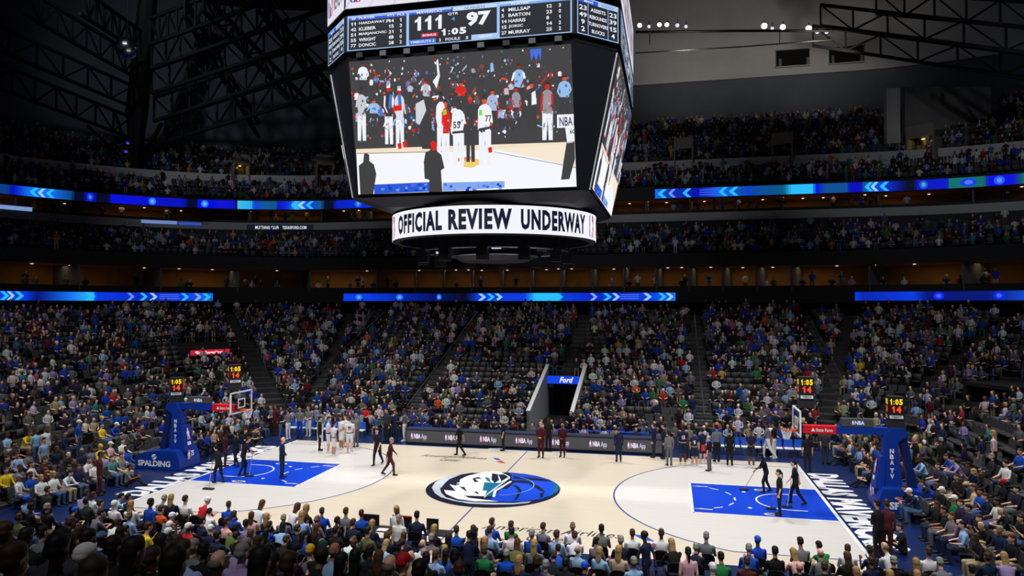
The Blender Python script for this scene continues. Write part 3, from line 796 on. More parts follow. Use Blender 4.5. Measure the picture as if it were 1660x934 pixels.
def stats():
    a = Art(); T = (236, 240, 250)
    a.rect(0, 0, 1, 1, (24, 28, 38), 1)
    for x0, x1 in ((0, .283), (.283, .688), (.688, 1)):
        for r_ in ((x0, 0, x1, .025), (x0, .975, x1, 1), (x0, 0, x0 + .006, 1), (x1 - .006, 0, x1, 1)): a.rect(*r_, LB_, 3)
    a.rect(.006, .86, .277, .975, (40, 84, 214), 2); a.rect(.006, .93, .277, .975, (150, 180, 240), 3)
    a.text('#', .02, .885, .04, .945, T, 4); a.text('PLAYER', .055, .885, .13, .945, T, 4); a.text('PTS', .19, .885, .222, .945, T, 4); a.text('PLS', .235, .885, .268, .945, T, 4)
    rows = (('11', 'HARDAWAY JR.', '14', '1', .205), ('42', 'KLEBER', '15', '3', .135), ('51', 'MARJANOVIC', '21', '1', .185), ('55', 'WRIGHT', '8', '0', .135), ('77', 'DONCIC', '28', '2', .135))
    for i, (n, t, p, q, x1) in enumerate(rows):
        y = .715 - .155 * i
        a.text(n, .016, y, .042, y + .095, T, 4); a.text(t, .055, y, x1, y + .095, T, 4); a.text(p, .195, y, .219, y + .095, T, 4); a.text(q, .246, y, .256, y + .095, T, 4)
    a.rect(.289, .87, .482, .975, (44, 88, 214), 2); a.rect(.289, .93, .482, .975, (160, 188, 245), 3); a.rect(.487, .87, .683, .975, (190, 215, 245), 2)
    a.text('MAVERICKS', .325, .885, .44, .945, T, 4); a.text('NUGGETS', .54, .885, .63, .945, (90, 120, 170), 4)
    a.text('111', .312, .41, .445, .80, T, 4, bold=.05); a.text('97', .548, .41, .655, .80, T, 4, bold=.05)
    a.text('QTR', .465, .755, .512, .835, T, 4); a.text('4', .482, .60, .497, .71, (90, 150, 225), 4); a.text('1:05', .435, .215, .548, .40, T, 4, bold=.05)
    a.rect(.345, .21, .42, .32, (205, 24, 60), 3); a.text('BONUS', .352, .235, .413, .295, T, 4)
    a.rect(.289, .03, .412, .165, (70, 112, 222), 2); a.text('TIMEOUTS 2', .295, .065, .405, .13, T, 4)
    a.rect(.57, .03, .683, .165, (170, 200, 245), 2); a.text('TIMEOUTS', .60, .065, .66, .13, (240, 244, 255), 4)
    a.text('2', .425, .06, .435, .14, T, 4); a.text('FOULS', .455, .06, .52, .14, T, 4); a.text('5', .545, .06, .557, .14, T, 4)
    a.rect(.694, .87, .994, .975, (120, 170, 240), 2); a.rect(.694, .93, .994, .975, (200, 220, 250), 3); a.text('PLAYER', .745, .885, .82, .945, T, 4)
    rows = (('4', 'MILLSAP', '12', '3', .825), ('5', 'BARTON', '23', '0', .825), ('14', 'HARRIS', '8', '1', .805), ('15', 'JOKIC', '14', '2', .795), ('27', 'MURRAY', '25', '2', .825))
    for i, (n, t, p, q, x1) in enumerate(rows):
        y = .715 - .155 * i
        a.text(n, .702, y, .702 + .011 * len(n), y + .095, T, 4); a.text(t, .732, y, x1, y + .095, T, 4); a.text(p, .893, y, .893 + .012 * len(p), y + .095, T, 4); a.text(q, .945, y, .955, y + .095, T, 4)
    return a
def team_table():
    a = Art(); T = (236, 240, 250)
    a.rect(0, 0, 1, 1, (24, 28, 38), 1)
    for r_ in ((0, 0, 1, .025), (0, .975, 1, 1), (0, 0, .02, 1), (.98, 0, 1, 1), (.25, 0, .265, .86), (.735, 0, .75, .86)): a.rect(*r_, LB_, 3)
    a.rect(.02, .86, .5, .975, (40, 84, 214), 2); a.rect(.5, .86, .98, .975, (180, 205, 245), 2)
    a.text('MAVS', .16, .885, .38, .95, T, 4); a.text('NUGGETS', .58, .885, .9, .95, (90, 120, 170), 4)
    for i, (l, t, r_) in enumerate((('23', 'ASSISTS', '23'), ('49', 'REBOUNDS', '39'), ('9', 'TURNOVERS', '15'), ('2', 'BLOCKS', '4'))):
        y = .66 - .19 * i; w = len(t) * .026
        a.text(l, .135 - .045 * len(l), y, .135 + .045 * len(l), y + .13, T, 4); a.text(t, .5 - w, y + .01, .5 + w, y + .11, T, 4); a.text(r_, .865 - .045 * len(r_), y, .865 + .045 * len(r_), y + .13, T, 4)
    return a
ST, TT = stats(), team_table()
for rot in (0, 1, 3): ST.build('stats_display', M_LED, (lambda mp: (lambda u, v, h: mp(.01 + .98 * u, .02 + .96 * v, .02 + h)))(face_map(6.12, 4.56, 18.33, 6.12, 4.56, 19.78, rot)), SB, eps=.002)
for qd in (0, 6): TT.build('team_stats_display', M_LED, (lambda mp: (lambda u, v, h: mp(.05 + .9 * u, .02 + .96 * v, .02 + h)))(cham_map(6.12, 4.56, 18.33, 19.78, qd)), SB, eps=.002)
def nba_mark(a, x0, y0, x1, y1, layer=3):                # white running figure on a blue and red tile
    w, h = x1 - x0, y1 - y0; q = lambda pts: [(x0 + w * u, y0 + h * v) for u, v in pts]
    a.poly(q([(.08, 0), (.92, 0), (1, .05), (1, .95), (.92, 1), (.08, 1), (0, .95), (0, .05)]), (26, 62, 160), layer)
    a.poly(q([(.5, 0), (.92, 0), (1, .05), (1, .95), (.92, 1), (.5, 1), (.62, .6)]), (206, 28, 60), layer + 1)
    a.poly(q([(.42, .98), (.56, .98), (.62, .84), (.56, .78), (.74, .7), (.9, .48), (.8, .44), (.66, .58), (.68, .42), (.86, .2), (.84, .02), (.7, .02), (.72, .18), (.5, .34), (.36, .16), (.34, .02), (.18, .02), (.24, .2), (.36, .44), (.3, .62), (.22, .4), (.1, .34), (.14, .62), (.34, .78)]), (244, 245, 250), layer + 2)
def upper():
    a = Art(); a.rect(0, 0, 1, 1, (228, 224, 236), 1)
    for i in range(9): a.line([(i / 9, 0), (i / 9 + .14, 1)], .01, (212, 204, 226), 2)
    nba_mark(a, .02, .1, .07, .9); a.text('OFFICIAL REVIEW UNDERWAY', .11, .12, .97, .86, (28, 30, 46), 4, bold=.03)
    return a
def upper_c():
    a = Art(); a.rect(0, 0, 1, 1, (226, 224, 236), 1)
    nba_mark(a, .06, .12, .32, .9); a.text('OFFICIAL', .40, .52, .95, .8, (28, 30, 46), 4); a.text('REVIEW', .40, .16, .92, .44, (28, 30, 46), 4)
    return a
UP, UC = upper(), upper_c()
for rot in (0, 1, 3): UP.build('upper_display', M_LED, (lambda mp: (lambda u, v, h: mp(.005 + .99 * u, v, .02 + h)))(face_map(6.14, 4.58, 20.05, 6.14, 4.58, 22.4, rot)), SB, eps=.002)
for qd in (0, 6): UC.build('upper_display', M_LED, (lambda mp: (lambda u, v, h: mp(.03 + .94 * u, v, .02 + h)))(cham_map(6.14, 4.58, 20.05, 22.4, qd)), SB, eps=.002)
# ring display
RR, RZ0, RZ1 = 4.67, 11.16, 12.34
rb = MB().lathe((0, 0, 0), [(RR - .3, RZ0 - .02), (RR, RZ0 - .02), (RR, RZ1 + .02), (RR - .3, RZ1 + .02), (RR - .3, RZ0 - .02)], 72).build('ring_display', M_SBK, SB)
AZ = math.atan2(CAM[1], CAM[0])
rm = lambda x, y, h: ((RR + .012 + h) * math.cos(AZ + math.radians(x)), (RR + .012 + h) * math.sin(AZ + math.radians(x)), RZ0 + (RZ1 - RZ0) * y)
a = Art().rect(-180, .02, 180, .98, (244, 245, 250), 1, seg=90); a.build('ring_panel', M_LED, rm, rb, eps=.003)
a = Art()
for base in (0, 138, -138):
    for t, x0, x1 in (('OFFICIAL', -62.5, -27), ('REVIEW', -23.5, 8.5), ('UNDERWAY', 13, 56)):
        a = Art(); a.text(t, base + x0, .15, base + x1, .86, (22, 26, 50), 2, bold=.05, spc=1.16); a.build('ring_word', M_LED, rm, rb, eps=.003)
    a = Art(); nba_mark(a, base + 61.5, .1, base + 68.5, .9, 2); a.build('ring_emblem', M_LED, rm, rb, eps=.003)
for i in range(8):
    t = i * math.pi / 4 + .3; MB().tube((4.0 * math.cos(t), 4.0 * math.sin(t), 12.5), (4.4 * math.cos(t), 4.4 * math.sin(t), 12.2), .05).build('ring_hanger', M_BLACK, SB)
# rig below the ring: truss hoops, speakers, small lamps
hp = [(3.4 * math.cos(t), 3.4 * math.sin(t), 10.75) for t in np.linspace(0, 2 * math.pi, 40)]
MB().path(hp, .05, 6).build('lower_hoop', M_METAL, SB)
hp = [(2.0 * math.cos(t), 2.0 * math.sin(t), 10.55) for t in np.linspace(0, 2 * math.pi, 30)]
MB().path(hp, .04, 6).build('lower_hoop', M_METAL, SB)
for i in range(12):
    t = 2 * math.pi * i / 12 + .1; x, y = 3.4 * math.cos(t), 3.4 * math.sin(t)
    b = MB().box(x - .22, x + .22, y - .22, y + .22, 10.2, 10.8).build('rig_speaker', M_DARK, SB)
    MB().tube((x, y, 10.8), (x * 1.2, y * 1.2, 12.4), .03).build('rig_hanger', M_BLACK, SB)
for i in range(7):
    t = 2 * math.pi * i / 7 + .5; x, y = 2.6 * math.cos(t), 2.6 * math.sin(t)
    MB().box(x - .2, x + .2, y - .06, y + .06, 10.72, 10.82).build('rig_lamp', emis('rig_lamp_glow', (214, 222, 235), .8) if i % 2 else M_METAL, SB)
MB().lathe((0, 0, 10.3), [(0, 0), (1.5, 0), (2.0, .25), (2.0, .5), (0, .5)], 24).build('lower_pod', M_SBK, SB)
for sx in (-1, 1):
    MB().bar((sx * 6.0, -4.52, 18.05), (sx * 4.94, -4.58, 12.78), .05, .05).build('edge_strip', mat('edge_strip_grey', (190, 192, 196), .4), SB)
# lamps and cameras in the gap between band and screen
for rot in (0,):
    mp = face_map(6.0, 4.5, 18.12, 6.0, 4.5, 18.33, 0)
    for i in range(9):
        u = .06 + .11 * i; p = mp(u, .2, .05)
        MB().box(p[0] - .13, p[0] + .13, p[1] - .1, p[1] + .1, p[2] - .08, p[2] + .12).build('bracket', M_METAL if i % 3 else M_DARK, SB)

# ------------------------------------------------------------------ basketball stanchions
SIDE = {-1: lambda y: plane_map((0, y, 0), (1, 0, 0), (0, 0, 1), (0, -1, 0)), 1: lambda y: plane_map((0, y, 0), (-1, 0, 0), (0, 0, 1), (0, 1, 0))}
def make_hoop():
    t = empty('basketball_stanchion', (17, 0, 0), 0)
    prof = [(-.95, .02), (1.7, .02), (1.7, .55), (1.1, .85), (.1, .95), (-.75, .95), (-.95, .5)]
    b = MB().prism(prof, -.8, .8, lambda u, v, w: (u, w, v)).build('base', M_BLUEPAD, t)
    for s in (-1, 1):
        a = Art(); x0 = -.55 if s < 0 else -1.45
        a.text('SPALDING', x0, .16, x0 + 1.9, .46, WHT, 1, bold=.04)
        a.ring(x0 + .95, .64, .0, .14, 0, 6.283, WHT, 18, 1); a.line([(x0 + .82, .56), (x0 + 1.08, .72)], .05, (10, 52, 150), 2)
        a.build('base_lettering', M_PRINT, (lambda m: lambda x, y, h: m(x, y, .004 + h))(SIDE[s](s * .8)), b)
    p = MB().prism([(-.55, .9), (.1, .9), (-.05, 2.72), (.35, 3.02), (.2, 3.32), (-.30, 3.30), (-.58, 2.9)], -.24, .24, lambda u, v, w: (u, w, v)).build('post', M_BLUEPAD, t)
    MB().bar((.55, 0, .9), (.12, 0, 3.1), .28, .34, (0, 1, 0)).build('rear_strut', mat('navy_pad', (10, 32, 96), .5), t)
    fp = MB().prism([(-.95, .85), (-.6, .85), (-.56, 2.15), (-.72, 2.15)], -.34, .34, lambda u, v, w: (u, w, v)).build('front_pad', M_BLUEPAD, t)
    a = Art(); nba_mark(a, -.13, 1.42, .13, 2.02, 1); nba_mark(a, -.24, .45, .0, .92, 1); a.text('75', .04, .55, .28, .85, WHT, 1, bold=.05); a.rect(-.13, 1.16, .13, 1.32, WHT, 1)
    def fm(x, y, h): return (-.975 + (y - .85) * .177 * (y > .95) - h * 1.0, -x, y)
    a.build('pad_marks', M_PRINT, fm, fp, eps=.006)
    for s in (-1, 1):
        a = Art()
        for i, c in enumerate('NBATV'):
            y = 2.28 - .23 * i - (.1 if i > 2 else 0); xx = (-.28 if s < 0 else .28)
            a.text(c, xx - .075, y, xx + .075, y + .19, WHT, 1, bold=.04)
        a.build('post_lettering', M_PRINT, (lambda m: lambda x, y, h: m(x, y, .004 + h))(SIDE[s](s * .24)), p)
    MB().bar((-.2, 0, 3.14), (-3.3, 0, 3.12), .30, .30).build('arm', M_BLUEPAD, t)
    MB().bar((-.25, 0, 2.6), (-.9, 0, 3.05), .08, .08).build('arm_brace', M_METAL, t)
    sg = MB().box(-3.62, -2.36, -.19, .19, 2.96, 3.28).build('arm_sign', mat('sign_red', (214, 22, 36), .45), t)
    for s in (-1, 1):
        a = Art(); x0 = -3.32 if s < 0 else 2.62
        a.poly([(x0 - .02, 3.05), (x0 + .14, 3.05), (x0 + .1, 3.13), (x0 + .06, 3.2), (x0 + .02, 3.13)], WHT, 1); a.text('State Farm', x0 + .17, 3.05, x0 + .82, 3.19, WHT, 1, bold=.02)
        a.build('sign_lettering', M_PRINT, (lambda m: lambda x, y, h: m(x, y, .004 + h))(SIDE[s](s * .19)), sg)
    pn = MB().box(-2.15, -.95, -.14, .14, 3.3, 3.62).build('arm_panel', mat('panel_grey', (74, 76, 78), .5), t)
    for s in (-1, 1):
        a = Art(); x0 = -1.75 if s < 0 else 1.27
        nba_mark(a, x0, 3.37, x0 + .08, 3.55, 1); a.text('NBA', x0 + .11, 3.38, x0 + .48, 3.54, (190, 205, 245), 1, bold=.03)
        a.build('panel_lettering', M_LED, (lambda m: lambda x, y, h: m(x, y, .004 + h))(SIDE[s](s * .14)), pn)
    # backboard in the plane x = -3.9
    bb = MB(); X0, X1, W_, Z0, Z1 = -3.9, -3.84, .915, 2.9, 3.97
    bb.box(X0, X1, -W_, W_, Z0, Z0 + .07).box(X0, X1, -W_, W_, Z1 - .07, Z1).box(X0, X1, -W_, -W_ + .08, Z0, Z1).box(X0, X1, W_ - .08, W_, Z0, Z1)
    bf = bb.build('backboard_frame', M_WHITE, t)
    g = bpy.data.materials.new('backboard_glass'); g.use_nodes = True; n = g.node_tree.nodes['Principled BSDF']
    n.inputs['Transmission Weight'].default_value = 1; n.inputs['Roughness'].default_value = .02; n.inputs['IOR'].default_value = 1.05; n.inputs['Base Color'].default_value = (.9, .95, .95, 1)
    MB().box(X0 + .02, X0 + .035, -W_ + .07, W_ - .07, Z0 + .06, Z1 - .06).build('glass', g, t)
    sq = MB(); 
    for r_ in ((-.3, .3, 3.14, 3.2), (-.3, .3, 3.55, 3.61), (-.3, -.24, 3.14, 3.61), (.24, .3, 3.14, 3.61)): sq.box(X0 - .004, X0 + .02, *r_)
    sq.build('shooter_square', M_WHITE, t)
    MB().bar((-3.4, 0, 3.1), (-3.84, 0, 3.3), .3, .12).build('backboard_mount', M_DARK, t)
    rim = MB(); c = [( -4.275 + .23 * math.cos(v), .23 * math.sin(v), 3.05) for v in np.linspace(0, 2 * math.pi, 25)]
    rim.path(c, .012, 6).box(-4.08, -3.9, -.12, .12, 2.98, 3.08); rm_ = rim.build('rim', M_ORANGE, t)
    nt = MB()
    for k in range(12):
        for s in (-1, 1):
            pts = []
            for j in range(5):
                an = 2 * math.pi * (k + s * .5 * j) / 12; r_ = .225 - .03 * j; pts.append((-4.275 + r_ * math.cos(an), r_ * math.sin(an), 3.04 - .1 * j))
            nt.path(pts, .007, 4)
    nt.build('net', mat('net_cord', (235, 235, 235), .8), t, fix=False)
    return t
hoop = make_hoop(); tag(hoop, 'blue padded basketball stanchion with glass backboard at the right end of the court', 'basketball hoop', 'basketball stanchions')
h2 = copy_tree(hoop); h2.location = (-17, 0, 0); h2.rotation_euler = (0, 0, math.pi); h2['label'] = 'blue padded basketball stanchion with glass backboard at the left end of the court'
def shot_clock(x, y, z, rz, label, posted):
    t = empty('shot_clock', (x, y, z), rz, label, 'shot clock', 'shot clocks above the stanchions')
    MB().box(-.30, .30, -.24, .24, 0, .95).build('housing', mat('clock_black', (30, 31, 33), .5), t)
    for k in range(4):
        a = Art(); a.text('1:05', -.24, .62, .24, .86, (255, 205, 30), 1, bold=.05); a.text('14', -.18, .30, .18, .57, (255, 72, 28), 1, bold=.06)
        c, s = round(math.cos(k * math.pi / 2)), round(math.sin(k * math.pi / 2)); hw = .24 if k % 2 == 0 else .30
        mp = lambda X, Y, h, c=c, s=s, hw=hw: (c * X * (1 if k % 2 == 0 else .8) + s * (hw + .006 + h), s * X * (1 if k % 2 == 0 else .8) - c * (hw + .006 + h), Y)
        a.build('digits', M_LEDTXT, mp, t)
        a = Art(); a.rect(-.25, .06, .25, .19, (225, 228, 232), 1); a.text('TISSOT', -.17, .085, .17, .165, (20, 20, 24), 2, bold=.03)
        a.build('maker_plate', M_PRINT, mp, t)
    MB().box(-.30, .30, -.24, .24, -.32, -.02).build('speaker_box', M_DARK, t)
    MB().tube((0, 0, -.3), posted, .05).build('mount', M_BLACK, t)
shot_clock(16.95, .1, 3.62, math.radians(-4), 'shot clock with yellow and red digits standing on the right stanchion', (0, 0, -.5))
shot_clock(-16.95, .1, 3.62, math.radians(35), 'shot clock with yellow and red digits standing on the left stanchion', (0, 0, -.5))
shot_clock(13.5, 0, 4.35, 0, 'shot clock over the backboard of the right hoop, seen from its side', (-.35, 0, -.5))
shot_clock(-13.5, 0, 4.35, math.radians(40), 'shot clock over the backboard of the left hoop', (-.2, .2, -.5))

# ------------------------------------------------------------------ scorer's table with LED face, press table, bench chairs
tb = empty('scorers_table', (0, 8.2, 0), 0, 'long scorers table with dark LED front along the far sideline', 'table')
MB().box(-7.5, 7.55, .0, .06, .05, .84).build('front_panel', M_DARK, tb); MB().box(-7.55, 7.6, -.03, .75, .84, .90).build('table_top', mat('table_navy', (42, 50, 78), .5), tb)
for x in (-7.45, 7.45): MB().box(x - .05, x + .05, .05, .7, 0, .84).build('end_panel', M_DARK, tb)
a = Art(); a.rect(-7.45, .12, 7.5, .80, (70, 68, 72), 1, seg=8)
for i in range(7):
    x = -7.2 + 2.13 * i
    nba_mark(a, x, .3, x + .14, .66, 2); a.text('NBA', x + .2, .33, x + .62, .62, (238, 222, 250), 2, bold=.04); a.text('App', x + .67, .24, x + 1.0, .62, (238, 222, 250), 2, bold=.0)
a.build('led_face', M_LED, lambda x, y, h: (x, -.008 - h, y), tb)
tb = empty('press_table', (3.4, 10.7, 0), 0, 'press table under a royal blue cloth behind the scorers table', 'table')
MB().box(-3.6, 3.2, -.3, .3, .06, .74).build('table_cloth', mat('cloth_blue', (10, 52, 150), .8, noise=.1), tb); MB().box(-3.6, 3.2, -.32, .32, .74, .77).build('table_top', mat('cloth_blue', (10, 52, 150)), tb)
for i in range(9):
    x = -2.9 + .7 * i
    o_ = MB().box(-.13, .13, -.01, .01, 0, .2).build('monitor', M_BLACK); tag(o_, 'small black monitor standing on the blue press table', 'monitor', 'monitors on the press table'); o_.location = (3.4 + x, 10.75, .772)
M_BBLUE = mat('bench_blue', (24, 84, 205), .5)
def make_bench_chair():
    t = empty('bench_chair', (0, 0, 0))
    MB().box(-.24, .24, -.22, .22, .42, .48).build('seat', M_WHITE, t)
    MB().prism([(-.24, .5), (.24, .5), (.22, .92), (-.22, .92)], .18, .23, lambda u, v, w: (u, w, v)).build('backrest', M_BBLUE, t)
    for x in (-.2, .2):
        for y in (-.18, .2): MB().tube((x, y, 0), (x, y, .43 if y < 0 else .6), .015, n=6).build('leg', M_METAL, t)
    return t
bc = make_bench_chair(); first = True
for i in range(20):
    x = 9.2 + .56 * i if i < 11 else -15.6 + .58 * (i - 11)
    c = bc if first else copy_tree(bc); first = False
    c.location = (x, 9.4, 0)
    tag(c, 'blue backed courtside chair in the far %s team bench row' % ('right' if i < 11 else 'left'), 'chair', '%s team bench chairs' % ('right' if i < 11 else 'left'))
t = empty('drink_cooler', (13.4, 9.9, 0), 0, 'orange drink cooler with white lid behind the right bench', 'cooler')
MB().box(-.3, .3, -.25, .25, 0, .75).build('stand', M_DARK, t)
MB().lathe((0, 0, .75), [(0, 0), (.2, 0), (.24, .55), (0, .55)], 16).build('body', mat('cooler_orange', (238, 98, 40), .5), t); MB().lathe((0, 0, 1.3), [(0, 0), (.26, 0), (.26, .1), (0, .12)], 16).build('lid', M_WHITE, t)

# ------------------------------------------------------------------ tunnel through the far stand, with its lit sign
x0, x1, y0, y1 = PORTAL
t = empty('stand_tunnel', ((x0 + x1) / 2, y0, 0), 0, 'grey walled tunnel mouth in the far stand under a blue lit sign', 'tunnel')
ox, oy = (x0 + x1) / 2, y0
def loc(mb, n, m): 
    o_ = mb.build(n, m, t); return o_
for s, xx in ((-1, x0), (1, x1)):
    pr = [(y0 - oy, -.02), (y1 - oy + .3, -.02), (y1 - oy + .3, bowl_z(y1 - 12.5) + .75), (.05, bowl_z(.9) + .85)]
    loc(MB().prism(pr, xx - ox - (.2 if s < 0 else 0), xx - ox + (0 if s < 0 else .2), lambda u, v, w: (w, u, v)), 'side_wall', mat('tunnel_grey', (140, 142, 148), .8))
    loc(MB().bar((xx - ox + s * .1, 0, bowl_z(.9) + .9), (xx - ox + s * .1, y1 - oy + .3, bowl_z(y1 - 12.5) + .8), .26, .1), 'parapet_cap', mat('cap_grey', (190, 190, 194), .7))
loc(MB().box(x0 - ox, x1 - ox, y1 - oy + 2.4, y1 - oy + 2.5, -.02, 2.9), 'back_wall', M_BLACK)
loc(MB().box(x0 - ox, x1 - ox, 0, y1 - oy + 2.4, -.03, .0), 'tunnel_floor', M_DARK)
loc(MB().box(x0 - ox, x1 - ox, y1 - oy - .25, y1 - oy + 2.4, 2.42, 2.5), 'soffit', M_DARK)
loc(MB().box(-.55, .0, y1 - oy + 2.2, y1 - oy + 2.38, 0, 2.1), 'inner_door', mat('door_wood', (96, 70, 30), .6))
sg = loc(MB().box(x0 - ox - .15, x1 - ox + .15, y1 - oy - .42, y1 - oy - .25, 2.4, 3.02), 'sign_box', M_DARK)
a = Art(); a.rect(x0 - ox - .14, 2.42, x1 - ox + .14, 3.0, (14, 66, 226), 1)
a.text('Ford', -.42, 2.5, .62, 2.93, (240, 244, 252), 2, bold=.03, shear=.35)
a.build('sign_face', M_LED, lambda x, y, h: (x, y1 - oy - .425 - h, y), sg)

def box_portal(name, c, w, d, h, label, signtxt=None, signrgb=None, warm=False, m=None, lamp=False):
    """small concrete mouth set in a stand; it faces the court"""
    rz = math.atan2(-c[0] * .9, -(c[1])) if False else math.atan2(c[1] - 0, c[0]) - math.pi / 2
    t = empty(name, c, rz, label, 'tunnel')
    m = m or M_DARK
    for xx in (-w / 2, w / 2 - .15): MB().box(xx, xx + .15, 0, d, -1.2, h).build('side_wall', m, t)
    MB().box(-w / 2, w / 2, 0, d if not name.startswith('stair') else .3, h, h + (.2 if not name.startswith('stair') else 1.2)).build('lintel', m, t); MB().box(-w / 2, w / 2, d - .1, d, -1, h).build('back_wall', mat('portal_warm', (128, 104, 58), .8) if warm else M_BLACK, t)
    MB().box(-w / 2, w / 2, 0, d, -1.2, -.6).build('step', M_DARK, t)
    if lamp:
        MB().lathe((0, d * .4, h - .1), [(0, 0), (.16, 0), (.16, .08), (0, .08)], 12).build('lamp', emis('portal_lamp', (255, 205, 90), 1.6), t)
        l = bpy.data.lights.new('portal_light', 'POINT'); l.energy = 10; l.color = (1, .68, .25); l.shadow_soft_size = .15
        lo = bpy.data.objects.new('portal_light', l); COL.objects.link(lo); lo.parent = t; lo.location = (0, d * .4, h - .3)
    if signtxt:
        a = Art(); a.rect(-w * .45, h + .02, w * .45, h + .42, signrgb, 1); a.text(signtxt, -w * .36, h + .1, w * .36, h + .34, (250, 235, 240), 2, bold=.02, shear=.2)
        a.build('sign_face', M_LED, lambda x, y, hh: (x, -.02 - hh, y), t, eps=.004)
box_portal('stand_tunnel', (-27.6, 17.6, 2.3), 3.4, 3.4, 2.0, 'dark tunnel mouth in the left corner stand under a red lit sign', 'Budweiser', (214, 20, 56))
box_portal('stand_tunnel', (25.4, 13.2, 1.9), 3.0, 3.0, 1.7, 'dark tunnel mouth without sign in the right corner stand')
fup = ring_at(uo(4.1), 24)
for px, w, lampy, lb in ((1110, 2.0, False, 'grey stair mouth in the upper tier nearest the scoreboard on its right'), (1271, 2.1, False, 'grey stair mouth in the upper tier above the long right ribbon'), (1496, 2.5, True, 'stair mouth with a glowing yellow lamp in the upper right corner'),
                         (389, 1.9, True, 'stair mouth with a yellow lamp in the upper tier left of the scoreboard'), (525, 2.0, False, 'dim stair mouth in the upper tier right beside the scoreboard'), (1840, 2, False, 'stair mouth at the far right of the upper tier')):
    p = fup(px)
    if px < 1700: box_portal('stair_mouth', (p[0] * .985, p[1] * .985, 22.6), w, 2.4, 2.1, lb, None, None, True, mat('portal_grey', (120, 116, 104), .85), lampy)

# ------------------------------------------------------------------ roof steel, mirror ball, lamps on the catwalk
M_STEEL = mat('roof_steel', (20, 21, 24), .6)
def truss(p, q, drop, n, w, label, double=False):
    p, q = np.array(p, float), np.array(q, float); mid = (p + q) / 2
    t = empty('roof_truss', mid, 0, label, 'roof truss'); p, q = p - mid, q - mid
    dn = np.array([0, 0, -drop])
    MB().bar(p, q, w).build('top_chord', M_STEEL, t); MB().bar(p + dn, q + dn, w).build('bottom_chord', M_STEEL, t)
    for i in range(n):
        a_, b_ = p + (q - p) * i / n, p + (q - p) * (i + 1) / n
        MB().bar(a_, a_ + dn, w * .55).build('upright', M_STEEL, t)
        MB().bar(a_ + dn if i % 2 else a_, b_ if i % 2 else b_ + dn, w * .5).build('brace', M_STEEL, t)
T_L = [((268, 192), 79, (536, 108), 72), ((250, 158), 77, (530, 62), 70), ((246, 112), 75, (528, 14), 68), ((246, 70), 73, (470, -12), 67), ((244, 30), 71, (380, -22), 66)]
for i, (a_, da, b_, db) in enumerate(T_L):
    truss(at(*a_, da), at(*b_, db), 2.6, 9, .32, 'dark roof truss right of the pylon, %s from the bottom' % ('first', 'second', 'third', 'fourth', 'fifth')[i])
for i, (a_, da, b_, db) in enumerate([((212, 190), 79, (-60, 80), 63), ((216, 140), 77, (-140, -20), 60), ((222, 92), 74, (40, -20), 60), ((228, 50), 72, (130, -20), 62)]):
    truss(at(*a_, da), at(*b_, db), 2.3, 8, .28, 'dark roof truss left of the pylon, %s from the bottom' % ('first', 'second', 'third', 'fourth')[i])
for i, (a_, da, b_, db) in enumerate([((1318, 42), 78, (1960, 128), 56), ((1330, 8), 74, (1960, 78), 54), ((1420, -14), 70, (1960, 24), 52)]):
    truss(at(*a_, da), at(*b_, db), 2.2, 9, .3, 'dark roof truss at the upper right, %s from the bottom' % ('first', 'second', 'third')[i])
for i, (a_, da, b_, db) in enumerate([((420, -10), 66, (536, 140), 74), ((300, 0), 68, (420, 200), 80), ((330, -10), 66, (500, 165), 78)]):
    truss(at(*a_, da), at(*b_, db), 1.6, 8, .34, 'dark cross truss of the left roof bay, %s from the left' % ('third', 'first', 'second')[i])
t = empty('roof_pylon', at(219, 282, 80), 0, 'massive dark tapering pylon rising from the upper left tier to the roof', 'pylon')
O_ = at(219, 282, 80)
def rel(px, py, D): return at(px, py, D) - O_
MB().tube((0, 0, 0), rel(222, 180, 78), .35, 1.15, 10).build('lower_shaft', M_STEEL, t); MB().tube(rel(222, 180, 78), rel(243, -30, 73), 1.15, .85, 10).build('upper_shaft', M_STEEL, t)
for q in ((142, 204, 80), (291, 198, 79), (262, 200, 78), (185, 180, 79)): MB().bar((0, 0, .4), rel(*q), .32).build('branch', M_STEEL, t)
for q in ((207, 232), (204, 246)):
    e_ = rel(*q, 77); MB().box(e_[0] - .1, e_[0] + .1, e_[1] - .1, e_[1] + .1, e_[2] - .1, e_[2] + .1).build('marker_lamp', emis('blue_marker', (70, 50, 235), 1.2), t)
bm = bmesh.new(); bmesh.ops.create_uvsphere(bm, u_segments=36, v_segments=22, radius=.92)
me = bpy.data.meshes.new('mirror_ball'); bm.to_mesh(me); bm.free(); me.materials.append(mat('mirror_facets', (224, 230, 238), .2, metal=1.0))
ballp = at(206, 78, 60); t = empty('mirror_ball', ballp, 0, 'faceted mirror ball hanging from the roof in front of the pylon', 'mirror ball')
link('sphere', me, t); MB().tube((0, 0, .9), (0, 0, 47 - ballp[2]), .03).build('cable', M_BLACK, t)
M_LAMP = emis('floodlight_glow', (246, 248, 255), 9.0); M_LAMPD = emis('floodlight_dim', (205, 212, 225), 1.2)
t = empty('catwalk', at(1200, 74, 78), 0, 'long catwalk pipe with lamps below the upper right wall', 'catwalk'); O_ = at(1200, 74, 78)
MB().path([rel(1030, 86, 80), rel(1200, 76, 78), rel(1352, 64, 76)], .07).build('pipe', mat('pipe_grey', (60, 60, 62), .35, metal=.5), t)
MB().path([rel(1030, 52, 80), rel(1200, 50, 78), rel(1352, 50, 76)], .14).build('walkway', M_BLACK, t)
for px in (1053, 1264): MB().tube(rel(px, 50, 79), rel(px, 72, 79), .06).build('post', M_METAL, t)
